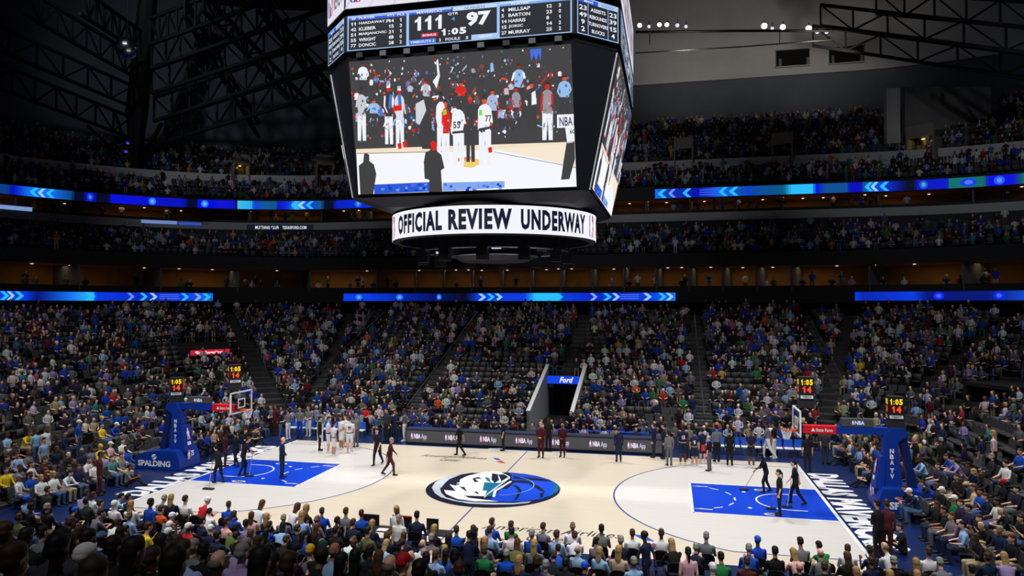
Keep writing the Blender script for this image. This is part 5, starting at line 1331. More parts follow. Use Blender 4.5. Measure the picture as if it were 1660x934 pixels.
for x, y, tp, hr, ps in parse(LEFT):
    pose = P_ABBR.get(ps) or RND.choices(('sit', 'sit_lean', 'sit_phone'), (70, 20, 10))[0]
    e, X, Y, Z = place_head(x, y, pose, 0, [-v for v in END_ROWS])
    person((X, Y, Z), -math.pi / 2 + RND.uniform(-.3, .4), pose, tp, hr, 'left stand', legs=RND.choice('kkjjnga'))
    if not ps or ps not in 'SX':
        seat_copy(AS0, SEATS, (X, Y, Z), -math.pi / 2, 'grey stand seat under the %s person' % TOPS[tp][1], 'left stand')
RIGHT = '''1562,849,l,k,W 1519,857,k,n 1488,809,n,cw,L 1526,798,k,cw 1546,806,e,cw 1518,820,c,n 1554,816,n,n 1589,816,b,k 1616,825,w,k 1638,833,k,h 1648,808,n,k 1626,790,k,cr 1592,839,k,n 1566,829,n,k 1620,861,n,g 1640,869,k,B 1589,885,k,n 1531,879,k,k
1475,745,b,k 1500,742,l,n,L 1520,757,c,n 1545,733,b,n 1556,750,v,n 1550,763,k,n 1575,765,n,k 1590,770,n,d,L 1630,765,w,F 1653,725,b,n 1578,797,a,B 1510,790,k,n 1480,785,k,n 1611,838,k,h 1660,845,k,n 1540,862,g,B'''
for x, y, tp, hr, ps in parse(RIGHT):
    pose = P_ABBR.get(ps) or RND.choices(('sit', 'sit_lean', 'sit_phone'), (60, 30, 10))[0]
    e, X, Y, Z = place_head(x, y, pose, 0, END_ROWS)
    person((X, Y, Z), math.pi / 2 + RND.uniform(-.3, .4), pose, tp, hr, 'right stand', legs=RND.choice('kkjjnga'))
    seat_copy(AS0, SEATS, (X, Y, Z), math.pi / 2, 'grey stand seat under the %s person' % TOPS[tp][1], 'right stand')

# ---- people on and beside the court: feet pixel, pose, turn (degrees, 0 faces the far side, 90 faces left), looks, label
CP = '''353,783|mop|75|k|k|k|short|long|1.0|black-clad mop attendant bending over the left lane edge with a wide mop
365,757|stand|-60|m|k|m|long|long|1.02|maroon-suited usher standing behind the bending mop attendant
382,757|walk|70|k|k|k|short|long|1.0|black-clad attendant stepping onto the left lane beside another attendant
396,771|mop|-40|k|n|k|short|long|1.06|black-clad attendant holding a mop on the left lane near the hoop
457,775|stand_front|-75|n|h|n|long|long|1.08|person in dark navy suit with grey hair standing on left lane
518,731|stand|-60|k|k|k|long|long|1.08|coach in black suit at the left edge of the white team huddle
532,734|stand_front|-70|w|n|w|none|shorts|1.12|white uniformed player at the left of the huddle facing right
541,739|stand|-35|w|k|w|none|shorts|1.04|white uniformed player in the middle of the huddle nearest the camera
567,733|stand|12|w|n|w|none|shorts|1.10|white uniformed player numbered 77 seen from behind in the huddle
553,728|stand_front|150|w|k|w|none|shorts|1.06|white uniformed player facing the camera inside the huddle
560,724|arm_out|165|w|k|w|none|shorts|1.03|white uniformed player with bent arms at the rear of the huddle
577,725|stand|60|g|g|g|long|long|1.08|grey-suited coach at the right edge of the white team huddle
519,716|stand_front|-170|g|k|w|long|long|1.12|tall person in grey top and white trousers with a towel by the left bench
486,710|stand|-175|g|k|b|short|long|1.08|person in grey top and blue trousers before the left bench
500,708|stand_front|175|g|n|w|short|long|1.08|person in grey top and white trousers beside the blue-trousered one
455,714|arm_out|-80|k|n|j|short|long|1.03|person in black shirt and jeans behind the navy suited person
467,713|arm_out|80|g|n|w|short|long|1.06|person in grey shirt and white trousers facing the jeans wearer
440,704|stand_front|150|g|n|k|short|long|1.05|person in grey shirt standing at the far left corner
447,706|stand|160|m|n|m|long|long|1.08|person in dark maroon suit at the far left corner of the court
416,702|stand|-100|l|n|w|short|long|1.0|person in light blue shirt and white trousers under the left hoop
428,701|stand_front|170|n|n|n|long|long|1.03|person in navy suit just right of the left hoop net
593,704|arm_out|175|r|n|k|short|long|1.03|person in bright red shirt beyond the huddle
627,717|stand|155|c|k|k|long|long|1.14|tall person in charcoal suit left of the scorers table
641,716|stand|170|n|n|n|long|long|1.06|person in navy suit and white shirt left of the scorers table
656,716|arm_out|95|g|n|w|short|long|1.10|person in grey shirt and white trousers at the table's left end
612,754|walk|175|k|k|k|short|long|1.06|referee in black with white towel walking left of midcourt
632,771|walk|-70|m|g|m|long|long|1.02|maroon-suited usher striding right near the left arc
745,739|walk|85|k|n|k|short|long|1.0|person in black polo walking left in front of the table
816,731|stand|100|k|g|k|short|long|1.02|person in black trousers standing before the table at midcourt
877,742|stand_front|175|m|h|m|long|long|1.08|larger maroon-suited usher right of the centre line, hands clasped
889,730|stand|178|k|k|k|short|long|1.02|person in black behind the larger maroon usher
912,741|stand_front|170|m|d|m|long|long|1.0|shorter blond maroon-suited usher before the table
1003,749|stand|15|n|n|n|long|long|1.0|person in slate blue suit seen from behind at the table
1060,742|stand|80|n|n|n|long|long|1.04|person in navy suit and tie at the table's right end
1076,744|stand|100|n|k|n|long|long|1.05|person in dark navy suit right of the table end
1085,755|stand|20|g|k|g|long|long|1.0|person in grey sweatsuit at the left of the dark team huddle
1107,752|stand|8|n|n|n|none|shorts|1.14|navy uniformed player numbered 15 seen from behind, tallest of the huddle
1126,755|stand|-5|n|k|n|none|shorts|1.0|navy uniformed player seen from behind in the middle of the huddle
1139,750|arm_out|15|n|k|n|none|shorts|1.0|navy uniformed player right in the huddle by the red towel
1117,744|stand_front|180|g|n|k|short|long|1.05|person in grey shirt facing the camera inside the dark huddle
1150,764|stand|60|k|h|g|short|long|.98|security person in black shirt and grey trousers near the right arc
1162,749|stand|25|g|k|k|long|long|1.08|tall person in grey hooded top behind the security person
1183,755|stand|-10|k|n|k|long|long|1.04|person in black suit seen from behind before the right bench
1218,757|stand_front|160|n|k|n|none|shorts|1.06|navy uniformed player with headband before the right bench
1245,744|walk|80|g|k|w|long|long|1.12|tall person in pale grey warm-up walking by the right bench
1255,742|stand|60|k|k|w|short|long|1.06|person in black top and white trousers by the drink cooler
1240,798|mop|95|k|K|k|short|long|.98|long-haired attendant in black pushing a mop over the right lane
1264,836|stand|85|k|T|k|short|long|1.0|black-haired attendant in black holding a mop on the right lane nearest the camera
1290,818|walk|80|k|T|k|short|long|1.02|ponytailed attendant in black walking across the right lane behind another
1309,765|stand|-175|k|k|k|short|long|1.08|person in black standing legs apart under the right hoop
1338,752|stand|-30|c|n|c|short|long|1.04|person in dark green-grey clothes near the right corner
1424,906|stand_front|30|k|k|k|long|long|1.06|person in black suit at the near right corner beside maroon usher
1438,905|stand|-20|m|n|m|long|long|1.06|maroon-suited usher at the near right corner seen from behind
161,803|stand|-50|m|k|m|long|long|1.05|maroon-suited usher at the near left corner of the court
1457,792|stand|120|m|n|m|long|long|1.06|maroon-suited usher standing behind the right stanchion
1485,765|stand|95|k|h|k|short|long|1.1|bald person in black T-shirt standing right of the right stanchion
1527,778|stand|30|k|g|k|short|long|1.05|person in black and white standing in the aisle of the right corner
1461,742|arm_out|-150|o|k|k|short|long|1.0|person in orange T-shirt standing right of the right stanchion
1612,770|stand|60|p|d|k|short|long|1.05|person in pink shirt standing in the right stand
1592,762|stand|40|n|k|g|short|long|1.04|person in navy top standing left of the pink shirt'''
PNO = {}
for ln in CP.split('\n'):
    f = ln.split('|'); x, y = map(int, f[0].split(','))
    p = on(x, y); fz = floor_z(p[0], p[1])
    if fz > 0:
        for _ in range(5): p = on(x, y, 2, fz); fz = floor_z(p[0], p[1])
    leg = f[7]
    o = person((p[0], p[1], fz + (.008 if abs(p[0]) < 16 else 0)), math.radians(float(f[2])), f[1], f[3], f[4], 'court', legs=f[5], sleeve=f[6], leg=leg, scale=float(f[8]), face=True, what=f[9],
               shoes=(225, 225, 230) if leg == 'shorts' or f[5] == 'w' else (28, 28, 30), rnd=random.Random(x))
    PNO[x] = o; TAKEN.append((p[0], p[1], fz))
def jersey(o, top, num, rgb, trim):
    a = Art(); a.text(num, -.085, 1.13, .085, 1.31, rgb, 1, bold=.04)
    if top: a.text(top, -.12, 1.35, .12, 1.395, trim, 1)
    a.build('jersey_print', M_PRINT, lambda x, y, h: (x, -.128 - h - max(0, .02 - abs(y - 1.25) * .1), y), o)
jersey(PNO[567], None, '77', (28, 34, 66), (28, 34, 66)); jersey(PNO[1107], None, '15', (232, 232, 236), (240, 200, 50)); jersey(PNO[1126], None, '1', (232, 232, 236), (240, 200, 50))
for k in (541, 567, 532): MB().lathe((0, 0, .985), [(.168, -.018), (.178, -.018), (.178, .018), (.168, .018)], 18).build('waistband', mat('waist_navy', (30, 38, 74), .7), PNO[k]).scale = (1.02, .74, 1)
for k in (1107, 1126): MB().lathe((0, 0, .985), [(.168, -.012), (.178, -.012), (.178, .012), (.168, .012)], 18).build('waistband', mat('waist_pale', (200, 204, 214), .7), PNO[k]).scale = (1.02, .74, 1)
tw = MB().box(-.13, .13, -.17, -.13, .70, .98).build('towel', M_WHITE, PNO[612])
tw = MB().box(-.10, .10, -.14, -.125, .62, .95).build('towel', mat('towel_red', (206, 52, 34), .8), PNO[1139])
def dust_mop(p_head, p_hand, label, w=.55):
    h, k = np.array(p_head), np.array(p_hand); t = empty('dust_mop', (h[0], h[1], .006), 0, label, 'mop', 'dust mops on the court')
    k = k - np.array([h[0], h[1], .006])
    MB().tube((0, 0, .05), k, .014, n=6).build('handle', mat('mop_wood', (170, 140, 100), .6), t)
    MB().box(-w / 2, w / 2, -.09, .09, 0, .07).build('mop_head', M_DARK, t)
def hand_at(o, dx, dy, z):
    c, s = math.cos(o.rotation_euler[2]), math.sin(o.rotation_euler[2]); return (o.location[0] + c * dx - s * dy, o.location[1] + s * dx + c * dy, z)
for k, hp_, lab in ((353, (338, 794), 'dark wide mop on the pale boards before the bending attendant'), (396, (404, 773), 'mop with pale wooden handle on the left lane by the attendant'),
                    (1240, (1206, 795), 'mop pushed across the right lane by the long-haired attendant'), (1264, (1250, 826), 'mop held upright by the attendant nearest the camera'), (1290, (1276, 823), 'mop with thin handle between the two attendants on the right lane')):
    q = on(*hp_); o = PNO[k]
    z = .95 if _ is not None else 1
    dust_mop((q[0], q[1], 0), hand_at(o, .02, .38 if k in (353, 396, 1240) else .16, .98), lab, .5 if k == 353 else .38)
# photographers and others seated on the floor by the baselines
for x, y, tp, hr, ax, row, deg, lab in ((1425, 716, 'k', 'n', 0, 16.4, 100, 'photographer in black sitting on floor at far right baseline'), (1393, 728, 'k', 'k', 0, 16.6, 95, 'photographer with outstretched pale legs on the right baseline floor'), (1412, 765, 'k', 'n', 0, 16.3, 80, 'photographer in black raising hands on the floor by the right stanchion'),
                                    (1370, 730, 'k', 'n', 0, 17.0, 110, 'person in black sitting on the floor behind right baseline'), (206, 762, 'g', 'k', 0, -16.9, -60, 'photographer in grey crouched on the floor left of the left stanchion'),
                                    (395, 702, 'k', 'n', 0, -16.6, -90, 'person in black suit sitting on floor under left hoop'), (412, 700, 'c', 'n', 0, -16.2, -100, 'person in charcoal sitting on floor right of left hoop'), (1465, 862, 'k', 'n', 0, 16.6, 80, 'photographer in black on the floor at the near right corner')):
    p = on(x, y, 2, .75)
    person((p[0], p[1], 0), math.radians(deg), 'floor_sit', tp, hr, 'court', legs='w' if x == 1393 else 'k', what=lab)
# standing people in the near stand
for x, y, tp, hr, deg, pose, lab in ((647, 846, 'w', 'g', 170, 'stand', 'grey-haired person in white standing at the near sideline table'), (650, 860, 'w', 'd', 175, 'stand', 'person in white cardigan and black patterned scarf facing the camera'),
                               (1048, 872, 'n', 'F', 60, 'walk', 'dark-haired person in navy polo walking along the front row'), (1125, 885, 'p', 'T', 10, 'stand', 'ponytailed person in sleeveless top standing in the front row'),
                               (76, 788, 'c', 'n', -10, 'stand', 'person in dark grey suit standing in the left corner seen from behind'), (752, 852, 'n', 'k', 10, 'camera_up', 'camera operator in navy at the near sideline with shoulder camera')):
    best = None
    e, X, Y, Z = place_head(x, y, pose, 1, [v for v in (-8.9, -9.1, -10.0, -10.9, -12.0)] if x > 200 else [-10.5, -11.2])
    PNO[x] = person((X, Y, Z), math.radians(deg), pose, tp, hr, 'near stand', legs='k', what=lab, sleeve='none' if x == 1125 else None)
o = PNO[752]; hp_ = hand_at(o, .16, .12, 1.62)
t = empty('video_camera', hp_, o.rotation_euler[2], 'black shoulder video camera carried by the operator at the near sideline', 'camera')
MB().box(-.07, .07, -.25, .18, -.02, .18).build('body', M_BLACK, t); MB().tube((0, .18, .08), (0, .42, .08), .05, .065, 12).build('lens', M_DARK, t); MB().box(-.16, -.07, .0, .14, .06, .14).build('viewfinder', M_BLACK, t); MB().bar((0, -.15, .25), (0, .12, .25), .03).build('handle', M_BLACK, t)
t = empty('broadcast_table', (-.95, -8.9, 0), 0, 'low black broadcast table at the near sideline with monitors', 'table')
MB().box(-1.7, 1.7, -.3, .3, .62, .66).build('table_top', M_DARK, t)
for x in (-1.6, 1.6): MB().box(x - .04, x + .04, -.28, .28, 0, .62).build('leg', M_BLACK, t)
for i, (dx, w, nm) in enumerate(((-1.25, .62, 'wide'), (-.1, .7, 'red-edged'), (1.0, .42, 'small'))):
    t = empty('monitor', (-.95 + dx, -8.85, .66), 0, '%s black monitor on the near sideline broadcast table' % nm, 'monitor')
    MB().box(-w / 2, w / 2, 0, .05, .05, .42).build('screen', M_BLACK, t); MB().box(-.08, .08, -.08, .1, 0, .05).build('foot', M_DARK, t)
    if i == 1: MB().box(-w / 2, w / 2, -.01, .06, .42, .45).build('top_edge', mat('edge_red', (170, 40, 40), .5), t)
for i, dx in enumerate((-.72, .62)):
    o = MB().box(-.18, .18, -.14, .14, 0, .006).build('paper_sheet', M_WHITE); o.location = (-.95 + dx, -9.05, .66); tag(o, 'white paper sheet on the broadcast table, %s' % ('left one' if i == 0 else 'right one'), 'paper')
#@@TAIL
# ------------------------------------------------------------------ the crowd beyond the nearest few hundred, and the seats under it
def low_person(standing, legs=True):
    vs, ts, rg = [], [], []
    def loft(R, n, reg):
        b = len(vs)
        for c, rx, ry in R:
            for j in range(n):
                t = 2 * math.pi * (j + .5) / n; vs.append((c[0] + rx * math.cos(t), c[1] + ry * math.sin(t), c[2])); rg.append(reg)
        K = len(R)
        for i in range(K - 1):
            for j in range(n):
                a_, b2, c2, d = b + i * n + j, b + i * n + (j + 1) % n, b + (i + 1) * n + (j + 1) % n, b + (i + 1) * n + j
                ts.append((a_, b2, c2)); ts.append((a_, c2, d))
        for j in range(1, n - 1): ts.append((b + (K - 1) * n, b + (K - 1) * n + j, b + (K - 1) * n + j + 1))
    def limb(p, q, r, reg):
        p, q = V(*p), V(*q); a = q - p; a = a / np.linalg.norm(a); u = np.cross(a, V(1, 0, .01)); u = u / np.linalg.norm(u); v = np.cross(a, u); b = len(vs)
        for c, rr in ((p, r), (q, r * .75)):
            for j in range(4):
                t = math.pi / 2 * (j + .5); vs.append(tuple(c + u * rr * math.cos(t) + v * rr * math.sin(t))); rg.append(reg)
        for j in range(4):
            ts.append((b + j, b + (j + 1) % 4, b + 4 + (j + 1) % 4)); ts.append((b + j, b + 4 + (j + 1) % 4, b + 4 + j))
    z0 = .90 if standing else .47
    loft([((0, 0, z0 - .05), .17, .12), ((0, 0, z0 + .18), .16, .115), ((0, 0, z0 + .38), .20, .125), ((0, 0, z0 + .52), .15, .09), ((0, 0, z0 + .57), .06, .06)], 6, 1)
    loft([((0, .02, z0 + .55), .05, .05), ((0, .03, z0 + .62), .06, .07), ((0, .03, z0 + .72), .08, .10), ((0, .02, z0 + .80), .06, .08)], 6, 0)
    loft([((0, -.02, z0 + .64), .07, .07), ((0, -.01, z0 + .72), .088, .10), ((0, 0, z0 + .80), .08, .095), ((0, 0, z0 + .835), .04, .05)], 6, 3)
    for s_ in (-1, 1):
        e_ = (s_ * .26, .06, z0 + .22); limb((s_ * .2, 0, z0 + .48), e_, .06, 1); limb(e_, (s_ * .10, .24 if not standing else .18, z0 + .16), .045, 4)
        if legs and standing: limb((s_ * .09, 0, z0), (s_ * .1, 0, .45), .09, 2); limb((s_ * .1, 0, .45), (s_ * .1, 0, .02), .07, 2)
        elif legs: limb((s_ * .09, .02, .5), (s_ * .12, .44, .5), .085, 2); limb((s_ * .12, .44, .5), (s_ * .12, .42, .02), .065, 2)
    return np.array(vs), np.array(ts), np.array(rg)
TPL = {'sit': low_person(False), 'stand': low_person(True), 'bust': low_person(False, False)}
CROWD = {k: [] for k in TPL}; SEATP = []; EMPTY = []
CTOP = [((24, 66, 168), 15), ((24, 32, 66), 15), ((26, 26, 29), 26), ((214, 214, 220), 13), ((104, 106, 112), 15), ((150, 182, 220), 6), ((62, 88, 140), 5), ((150, 140, 188), 4), ((170, 34, 44), 2), ((80, 30, 38), 3), ((46, 118, 76), 2), ((62, 124, 134), 2), ((200, 176, 70), .6), ((210, 100, 50), .6), ((190, 100, 130), .7), ((172, 158, 132), 3), ((90, 92, 66), 2)]
CT_W = np.cumsum([w for _, w in CTOP]) / sum(w for _, w in CTOP)
CHAIR_ = [(24, 19, 18), (62, 42, 28), (30, 24, 22), (140, 136, 132), (186, 154, 100), (96, 66, 42), (24, 78, 200), (225, 225, 226), (22, 22, 26)]
r = random.Random(21)
def crowd_add(kind, x, y, z, rz):
    t = CTOP[int(np.searchsorted(CT_W, r.random()))][0]; t = [min(255, max(4, c * .93 + r.uniform(-14, 12))) for c in t]
    sk = r.choice(SKINS); hr = r.choices(CHAIR_, (8, 8, 6, 3, 4, 4, 2, 2, 2))[0]; lg = LEGS[r.choice('kkjjngac')]
    sl = t if r.random() < .35 else sk
    CROWD[kind].append((x, y, z, rz, r.uniform(.94, 1.06), sk, t, lg, hr, sl))
def walk(P, sp):
    n = len(P); d = 0.0; nxt = sp / 2
    for i in range(n):
        a_, b_ = P[i], P[(i + 1) % n]; L = math.hypot(b_[0] - a_[0], b_[1] - a_[1])
        while d + L >= nxt:
            t = (nxt - d) / L; yield a_[0] + (b_[0] - a_[0]) * t, a_[1] + (b_[1] - a_[1]) * t, a_[2] + (b_[2] - a_[2]) * t, a_[3] + (b_[3] - a_[3]) * t
            nxt += sp
        d += L
FAR_AISLE = (10.0, .35, -9.6, 19.2, -18.8)
def aisle(x, y, nx, ny, d):
    if ny > .985: return any(abs(x - a_) < .62 for a_ in FAR_AISLE if not (a_ == .35 and d < 8))
    if abs(nx) > .985: return any(abs(y - a_) < .62 for a_ in (-4.2, 5.2))
    an = math.degrees(math.atan2(abs(ny), abs(nx))); R_ = 3 + .9 * d
    return any(abs(an - a_) < math.degrees(.62 / max(R_, 2)) for a_ in (14, 46, 76))
THIN = [(120, 600, 190, 100, .72), (1560, 590, 130, 110, .75), (800, 590, 70, 28, .25), (1060, 672, 45, 18, .3), (1190, 610, 22, 34, .35), (255, 575, 55, 25, .4), (1450, 690, 70, 24, .4), (1600, 705, 60, 30, .35), (700, 605, 40, 25, .5), (1000, 590, 25, 30, .8), (960, 560, 30, 40, .45), (1130, 600, 25, 90, .6), (640, 540, 60, 20, .7)]
def keep(X, Y, base):
    for cx, cy, rx, ry, f in THIN:
        if ((X - cx) / rx) ** 2 + ((Y - cy) / ry) ** 2 < 1: base *= f
    return r.random() < base
HOLES = [(PORTAL[0] - .3, PORTAL[1] + .3, PORTAL[2] - .5, PORTAL[3] + .3)]
def in_tunnel(x, y, z):
    if any(a_ < x < b_ and c_ < y < d_ for a_, b_, c_, d_ in HOLES): return True
    for c_, w in (((-27.6, 17.6), 2.2), ((25.4, 13.2), 2.0)):
        u = np.array(c_) / np.hypot(*c_); q = np.array([x, y]) - np.array(c_); l = q @ u; s_ = abs(q[0] * -u[1] + q[1] * u[0])
        if -1.6 < l < 3.6 and s_ < w: return True
    return False
extra = 0
def sect(x, y): return 'left stand' if x < -17 else 'right stand' if x > 17 else 'near stand' if y < 0 else 'far stand'
for i in range(23):
    d = i * ROW
    for x, y, nx, ny in walk(fring(18.6 + d + .5, 12.5 + d + .5, 3 + .9 * d + .5), .56):
        z = bowl_z(d)
        if y < -9.5 and abs(x) < 18: continue
        X, Y, D = pj((x, y, z + 1.0))
        if D < 3 or not (-230 < X < 1900 and 440 < Y < 990): continue
        if aisle(x, y, nx, ny, d) or in_tunnel(x, y, z): continue
        rz = math.atan2(ny, nx) + math.pi / 2
        if any(abs(q[0] - x) < .6 and abs(q[1] - y) < .6 for q in TAKEN): continue
        listed = (X < 250 and Y > 692) or (X > 1470 and Y > 738) or y < -12
        if listed:
            if extra < 40 and 0 < X < 1660 and Y < 930 and y > -12.4 and r.random() < (.5 if X > 800 else .22):
                pose = r.choice(('sit', 'sit', 'sit_lean', 'sit_phone')); tp = r.choice('kkkcncgbm'); extra += 1
                person((x, y, z), rz + r.uniform(-.3, .3), pose, tp, r.choice('knnkgBT'), sect(x, y), legs=r.choice('kkjng'), rnd=r)
                seat_copy(AS0, SEATS, (x, y, z), rz, 'grey stand seat under the %s person' % TOPS[tp][1], sect(x, y)); TAKEN.append((x, y, z))
            else: EMPTY.append((x, y, z, rz, D))
            continue
        p_ = .86 if Y > 520 else .74
        if keep(X, Y, p_):
            st = r.random() < (.42 if i > 1 else .2)
            if st: crowd_add('stand', x - nx * .1, y - ny * .1, z, rz + r.uniform(-.4, .4)); 
            else: crowd_add('sit', x, y, z, rz + r.uniform(-.4, .4))
            SEATP.append((x, y, z, rz, 1 if st else 0))
        else: EMPTY.append((x, y, z, rz, D))
for yy, xa, xb, p_ in ((9.35, -7.2, 7.3, .8), (11.6, -15.5, -1.6, .9), (11.6, 2.2, 16, .85), (10.5, -15.8, -1.0, .82), (10.3, 7.4, 16, .6), (11.2, 0.2, 6.6, .9)):
    x = xa
    while x < xb:
        if keep(*pj((x, yy, 1))[:2], p_) and not any(abs(q[0] - x) < .5 and abs(q[1] - yy) < .5 for q in TAKEN):
            crowd_add('sit' if r.random() < .8 or yy < 10 else 'stand', x, yy, 0, math.pi + r.uniform(-.4, .4)); SEATP.append((x, yy, 0, math.pi, 0))
        x += .6
for xx in (17.1, 18.0):
    for s_ in (-1, 1):
        y = 2.2
        while y < 12:
            if r.random() < .8 and not any(abs(q[0] - s_ * xx) < .6 and abs(q[1] - y) < .6 for q in TAKEN):
                crowd_add('sit', s_ * xx, y, 0, s_ * math.pi / 2 + r.uniform(-.3, .3)); SEATP.append((s_ * xx, y, 0, s_ * math.pi / 2, 0))
            y += .6
def tier(rows, dens, sp=.58, st=.2, seats=True):
    for a_, b_, z in rows:
        for x, y, nx, ny in walk(lerp(a_, b_, .55), sp):
            X, Y, D = pj((x, y, z + .9))
            if D < 5 or not (-230 < X < 1900 and 0 < Y < 490): continue
            if X < 575 and x < 0 and z > wl_z - .7: continue
            if 1430 < X < 1622 and D > 72 and z > 24 and Y < 236: continue
            if (math.atan2(y, x) * 34) % 4.2 < .16: continue
            n = math.hypot(nx, ny); rz = math.atan2(ny, nx) + math.pi / 2
            g = dens * (1.15 if math.sin(x * .33) + math.sin(y * .41 + z) > 0 else .8)
            if r.random() < g: crowd_add('stand' if r.random() < st else 'bust', x, y, z, rz + r.uniform(-.4, .4))
            elif seats: SEATP.append((x, y, z, rz, 2))
tier(CLUB[:6], .62); tier(DECK, .72); tier(DECK2[:13], .70)
tier([(lerp(LB, LBk, .10), lerp(LB, LBk, .2), 9.42), (lerp(U, Uk, .1), lerp(U, Uk, .2), 17.45)], .33, .8, .25, False)
tier([(lerp(LB, LBk, .4), lerp(LB, LBk, .5), 9.42), (lerp(U, Uk, .4), lerp(U, Uk, .5), 17.45)], .16, .9, .8, False)
AV, AT, AC = [], [], []; base = 0
for k, L in CROWD.items():
    if not L: continue
    v, t, g = TPL[k]; N = len(L); A_ = np.array([q[:5] for q in L])
    c, s_ = np.cos(A_[:, 3]), np.sin(A_[:, 3]); sc = A_[:, 4]
    P = np.empty((N, len(v), 3)); P[:, :, 0] = (c[:, None] * v[:, 0] - s_[:, None] * v[:, 1]) * sc[:, None] + A_[:, 0:1]
    P[:, :, 1] = (s_[:, None] * v[:, 0] + c[:, None] * v[:, 1]) * sc[:, None] + A_[:, 1:2]; P[:, :, 2] = v[:, 2] * sc[:, None] + A_[:, 2:3]
    cl = np.array([[s2l(q[5]), s2l(q[6]), s2l(q[7]), s2l(q[8]), s2l(q[9])] for q in L])
    C = np.ones((N, len(v), 4)); C[:, :, :3] = cl[:, g]
    AV.append(P.reshape(-1, 3)); AC.append(C.reshape(-1, 4)); AT.append((t[None] + (np.arange(N) * len(v))[:, None, None] + base).reshape(-1, 3)); base += N * len(v)
def big_mesh(name, v, t, col, m):
    me = bpy.data.meshes.new(name); me.vertices.add(len(v)); me.vertices.foreach_set('co', v.astype(np.float32).ravel())
    me.loops.add(len(t) * 3); me.loops.foreach_set('vertex_index', t.astype(np.int32).ravel())
    me.polygons.add(len(t)); me.polygons.foreach_set('loop_start', np.arange(0, len(t) * 3, 3, dtype=np.int32)); me.polygons.foreach_set('loop_total', np.full(len(t), 3, np.int32))
    if col is not None:
        a_ = me.color_attributes.new('Col', 'FLOAT_COLOR', 'POINT'); a_.data.foreach_set('color', col.astype(np.float32).ravel())
    me.materials.append(m); me.update(calc_edges=True); me.validate(); return link(name, me)
cr = big_mesh('crowd', np.concatenate(AV), np.concatenate(AT), np.concatenate(AC), attr_mat('crowd_cloth', 'Col', rough=.85))
tag(cr, 'dense crowd of seated and standing spectators filling the far stands and upper tiers', 'crowd', kind='stuff')
print('CROWD', {k: len(v) for k, v in CROWD.items()}, 'tris', sum(len(t) for t in AT), 'people', len(PEOPLE))
# empty seats: the largest in view singly, all others as one mass
EMPTY.sort(key=lambda q: q[4])
n1 = max(0, 300 - len(SEATS))
def sect(x, y): return 'left stand' if x < -17 else 'right stand' if x > 17 else 'near stand' if y < 0 else 'far stand'
vis = [q for q in EMPTY if 0 < pj((q[0], q[1], q[2] + .7))[0] < 1660 and pj((q[0], q[1], q[2] + .7))[1] < 934]
for q in vis[:n1]:
    seat_copy(AS0, SEATS, q[:3], q[3], 'empty grey stand seat with its back showing', sect(q[0], q[1]))
ids = set(id(q) for q in vis[:n1])
SEATP += [(*q[:4], 1) for q in EMPTY if id(q) not in ids]
sv = []; 
def bx_(x0, x1, y0, y1, z0, z1): return [(x, y, z) for z in (z0, z1) for y in (y0, y1) for x in (x0, x1)]
BT = [(0, 2, 3), (0, 3, 1), (4, 5, 7), (4, 7, 6), (0, 1, 5), (0, 5, 4), (2, 6, 7), (2, 7, 3), (0, 4, 6), (0, 6, 2), (1, 3, 7), (1, 7, 5)]
sb, ss = np.array(bx_(-.24, .24, -.28, -.21, .42, .88)), np.array(bx_(-.22, .22, -.21, .2, .38, .45))
tv = np.concatenate([sb, ss]); tt = np.array(BT + [tuple(i + 8 for i in f) for f in BT])
A_ = np.array(SEATP); N = len(A_); c, s_ = np.cos(A_[:, 3]), np.sin(A_[:, 3])
P = np.empty((N, 16, 3)); P[:, :, 0] = c[:, None] * tv[:, 0] - s_[:, None] * tv[:, 1] + A_[:, 0:1]; P[:, :, 1] = s_[:, None] * tv[:, 0] + c[:, None] * tv[:, 1] + A_[:, 1:2]; P[:, :, 2] = tv[:, 2] + A_[:, 2:3]
st_ = big_mesh('stand_seating', P.reshape(-1, 3), (tt[None] + (np.arange(N) * 16)[:, None, None]).reshape(-1, 3), None, M_SEAT)
tag(st_, 'rows of grey plastic seats in the far stands and upper tiers', 'seats', kind='stuff')
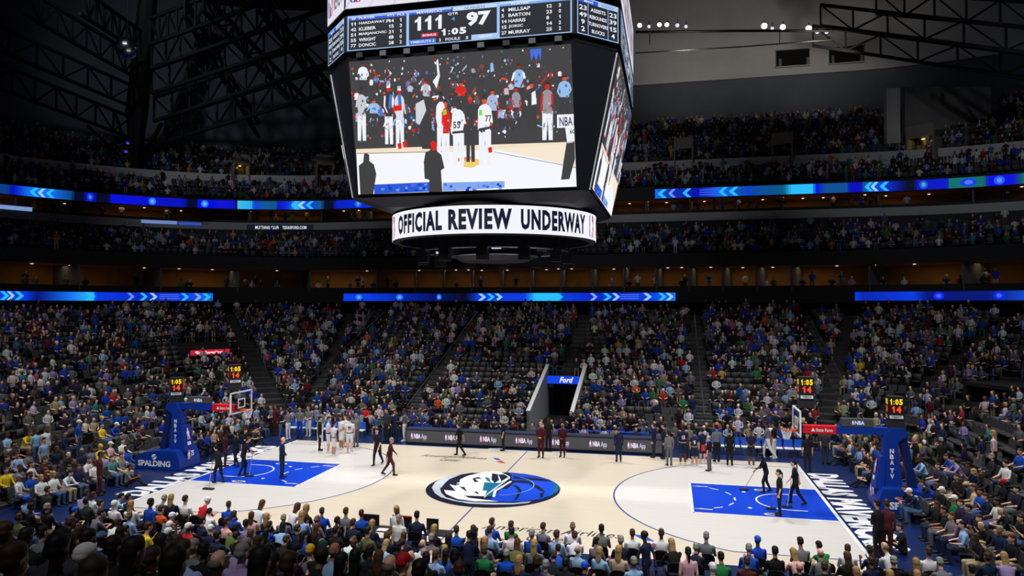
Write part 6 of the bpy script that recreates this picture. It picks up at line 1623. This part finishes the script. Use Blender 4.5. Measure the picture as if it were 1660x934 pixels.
# aisle handrails and light step edges
def rail(pts, label):
    c = np.mean(pts, 0); t = empty('aisle_handrail', c, 0, label, 'handrail', 'aisle handrails of the lower stands')
    q = [tuple(np.array(p) - c) for p in pts]
    up = [(p[0], p[1], p[2] + .95) for p in q]
    MB().path(up, .028, 5).build('top_rail', M_METAL, t)
    for p, u_ in list(zip(q, up))[::2]: MB().tube(p, u_, .022, n=5).build('post', M_METAL, t)
for x, lab in ((10.0, 'handrail in the far stand aisle right of the blue sign'), (-9.6, 'handrail in the far stand aisle left of the blue sign'), (19.2, 'handrail in the far stand aisle nearest the right corner'), (-18.8, 'handrail in the far stand aisle nearest the left corner')):
    rail([(x, 12.9 + ROW * i, bowl_z(i * ROW)) for i in range(1, 22)], lab)
M_STEP = mat('step_concrete', (74, 74, 76), .85, noise=.2, scale=3)
for x in (10.0, .35, -9.6, 19.2, -18.8):
    mb = MB()
    for i in range(22):
        if x == .35 and i < 10: continue
        y = 12.5 + ROW * i; z = bowl_z(i * ROW); nz = bowl_z((i + 1) * ROW)
        mb.box(x - .55, x + .55, y + ROW * .5, y + ROW, z, (z + nz) / 2); mb.box(x - .55, x + .55, y, y + .06, z, z + .012)
    o = mb.build('floor_aisle_steps', M_STEP); o['kind'] = 'structure'

# ------------------------------------------------------------------ labels: look first, then stand, then order from the left
NUM = ['first', 'second', 'third', 'fourth', 'fifth', 'sixth', 'seventh', 'eighth', 'ninth', 'tenth', 'eleventh', 'twelfth', 'thirteenth', 'fourteenth', 'fifteenth', 'sixteenth', 'seventeenth', 'eighteenth', 'nineteenth']
TEN = ['twentieth', 'thirtieth', 'fortieth', 'fiftieth', 'sixtieth', 'seventieth', 'eightieth', 'ninetieth']
TENS = ['twenty', 'thirty', 'forty', 'fifty', 'sixty', 'seventy', 'eighty', 'ninety']
def ordinal(i):
    if i < 19: return NUM[i]
    k = i + 1; h = ''
    if k > 99: h = 'hundred-and-'; k -= 100
    if k == 0: return 'hundredth'
    if k < 20: return h + NUM[k - 1]
    return h + (TEN[k // 10 - 2] if k % 10 == 0 else TENS[k // 10 - 2] + '-' + NUM[k % 10 - 1])
def label_all(items, group):
    by = {}
    for o, what, desc, place in items:
        o['group'] = '%s %s' % (group, 'around the court' if place == 'court' else 'in the ' + place)
        if what: o['label'] = what
        else: by.setdefault('%s, %s' % (desc, place), []).append(o)
    for lab, L in by.items():
        L.sort(key=lambda o: pj(o.location)[0])
        for i, o in enumerate(L): o['label'] = lab if len(L) == 1 else '%s, %s from left' % (lab, ordinal(i))
label_all(PEOPLE, 'people'); label_all(CHAIRS, 'folding chairs'); label_all(SEATS, 'seats')

def order_label(name, suffix='from left'):
    by = {}
    for o in list(COL.objects):
        if o.parent is None and o.name.split('.')[0] == name: by.setdefault(o['label'], []).append(o)
    for lab, L in by.items():
        if len(L) < 2: continue
        L.sort(key=lambda o: pj(o.location)[0])
        for i, o in enumerate(L): o['label'] = '%s, %s %s' % (lab, ordinal(i), suffix)
for n in ('downlight', 'bench_chair', 'floodlight', 'monitor'): order_label(n)
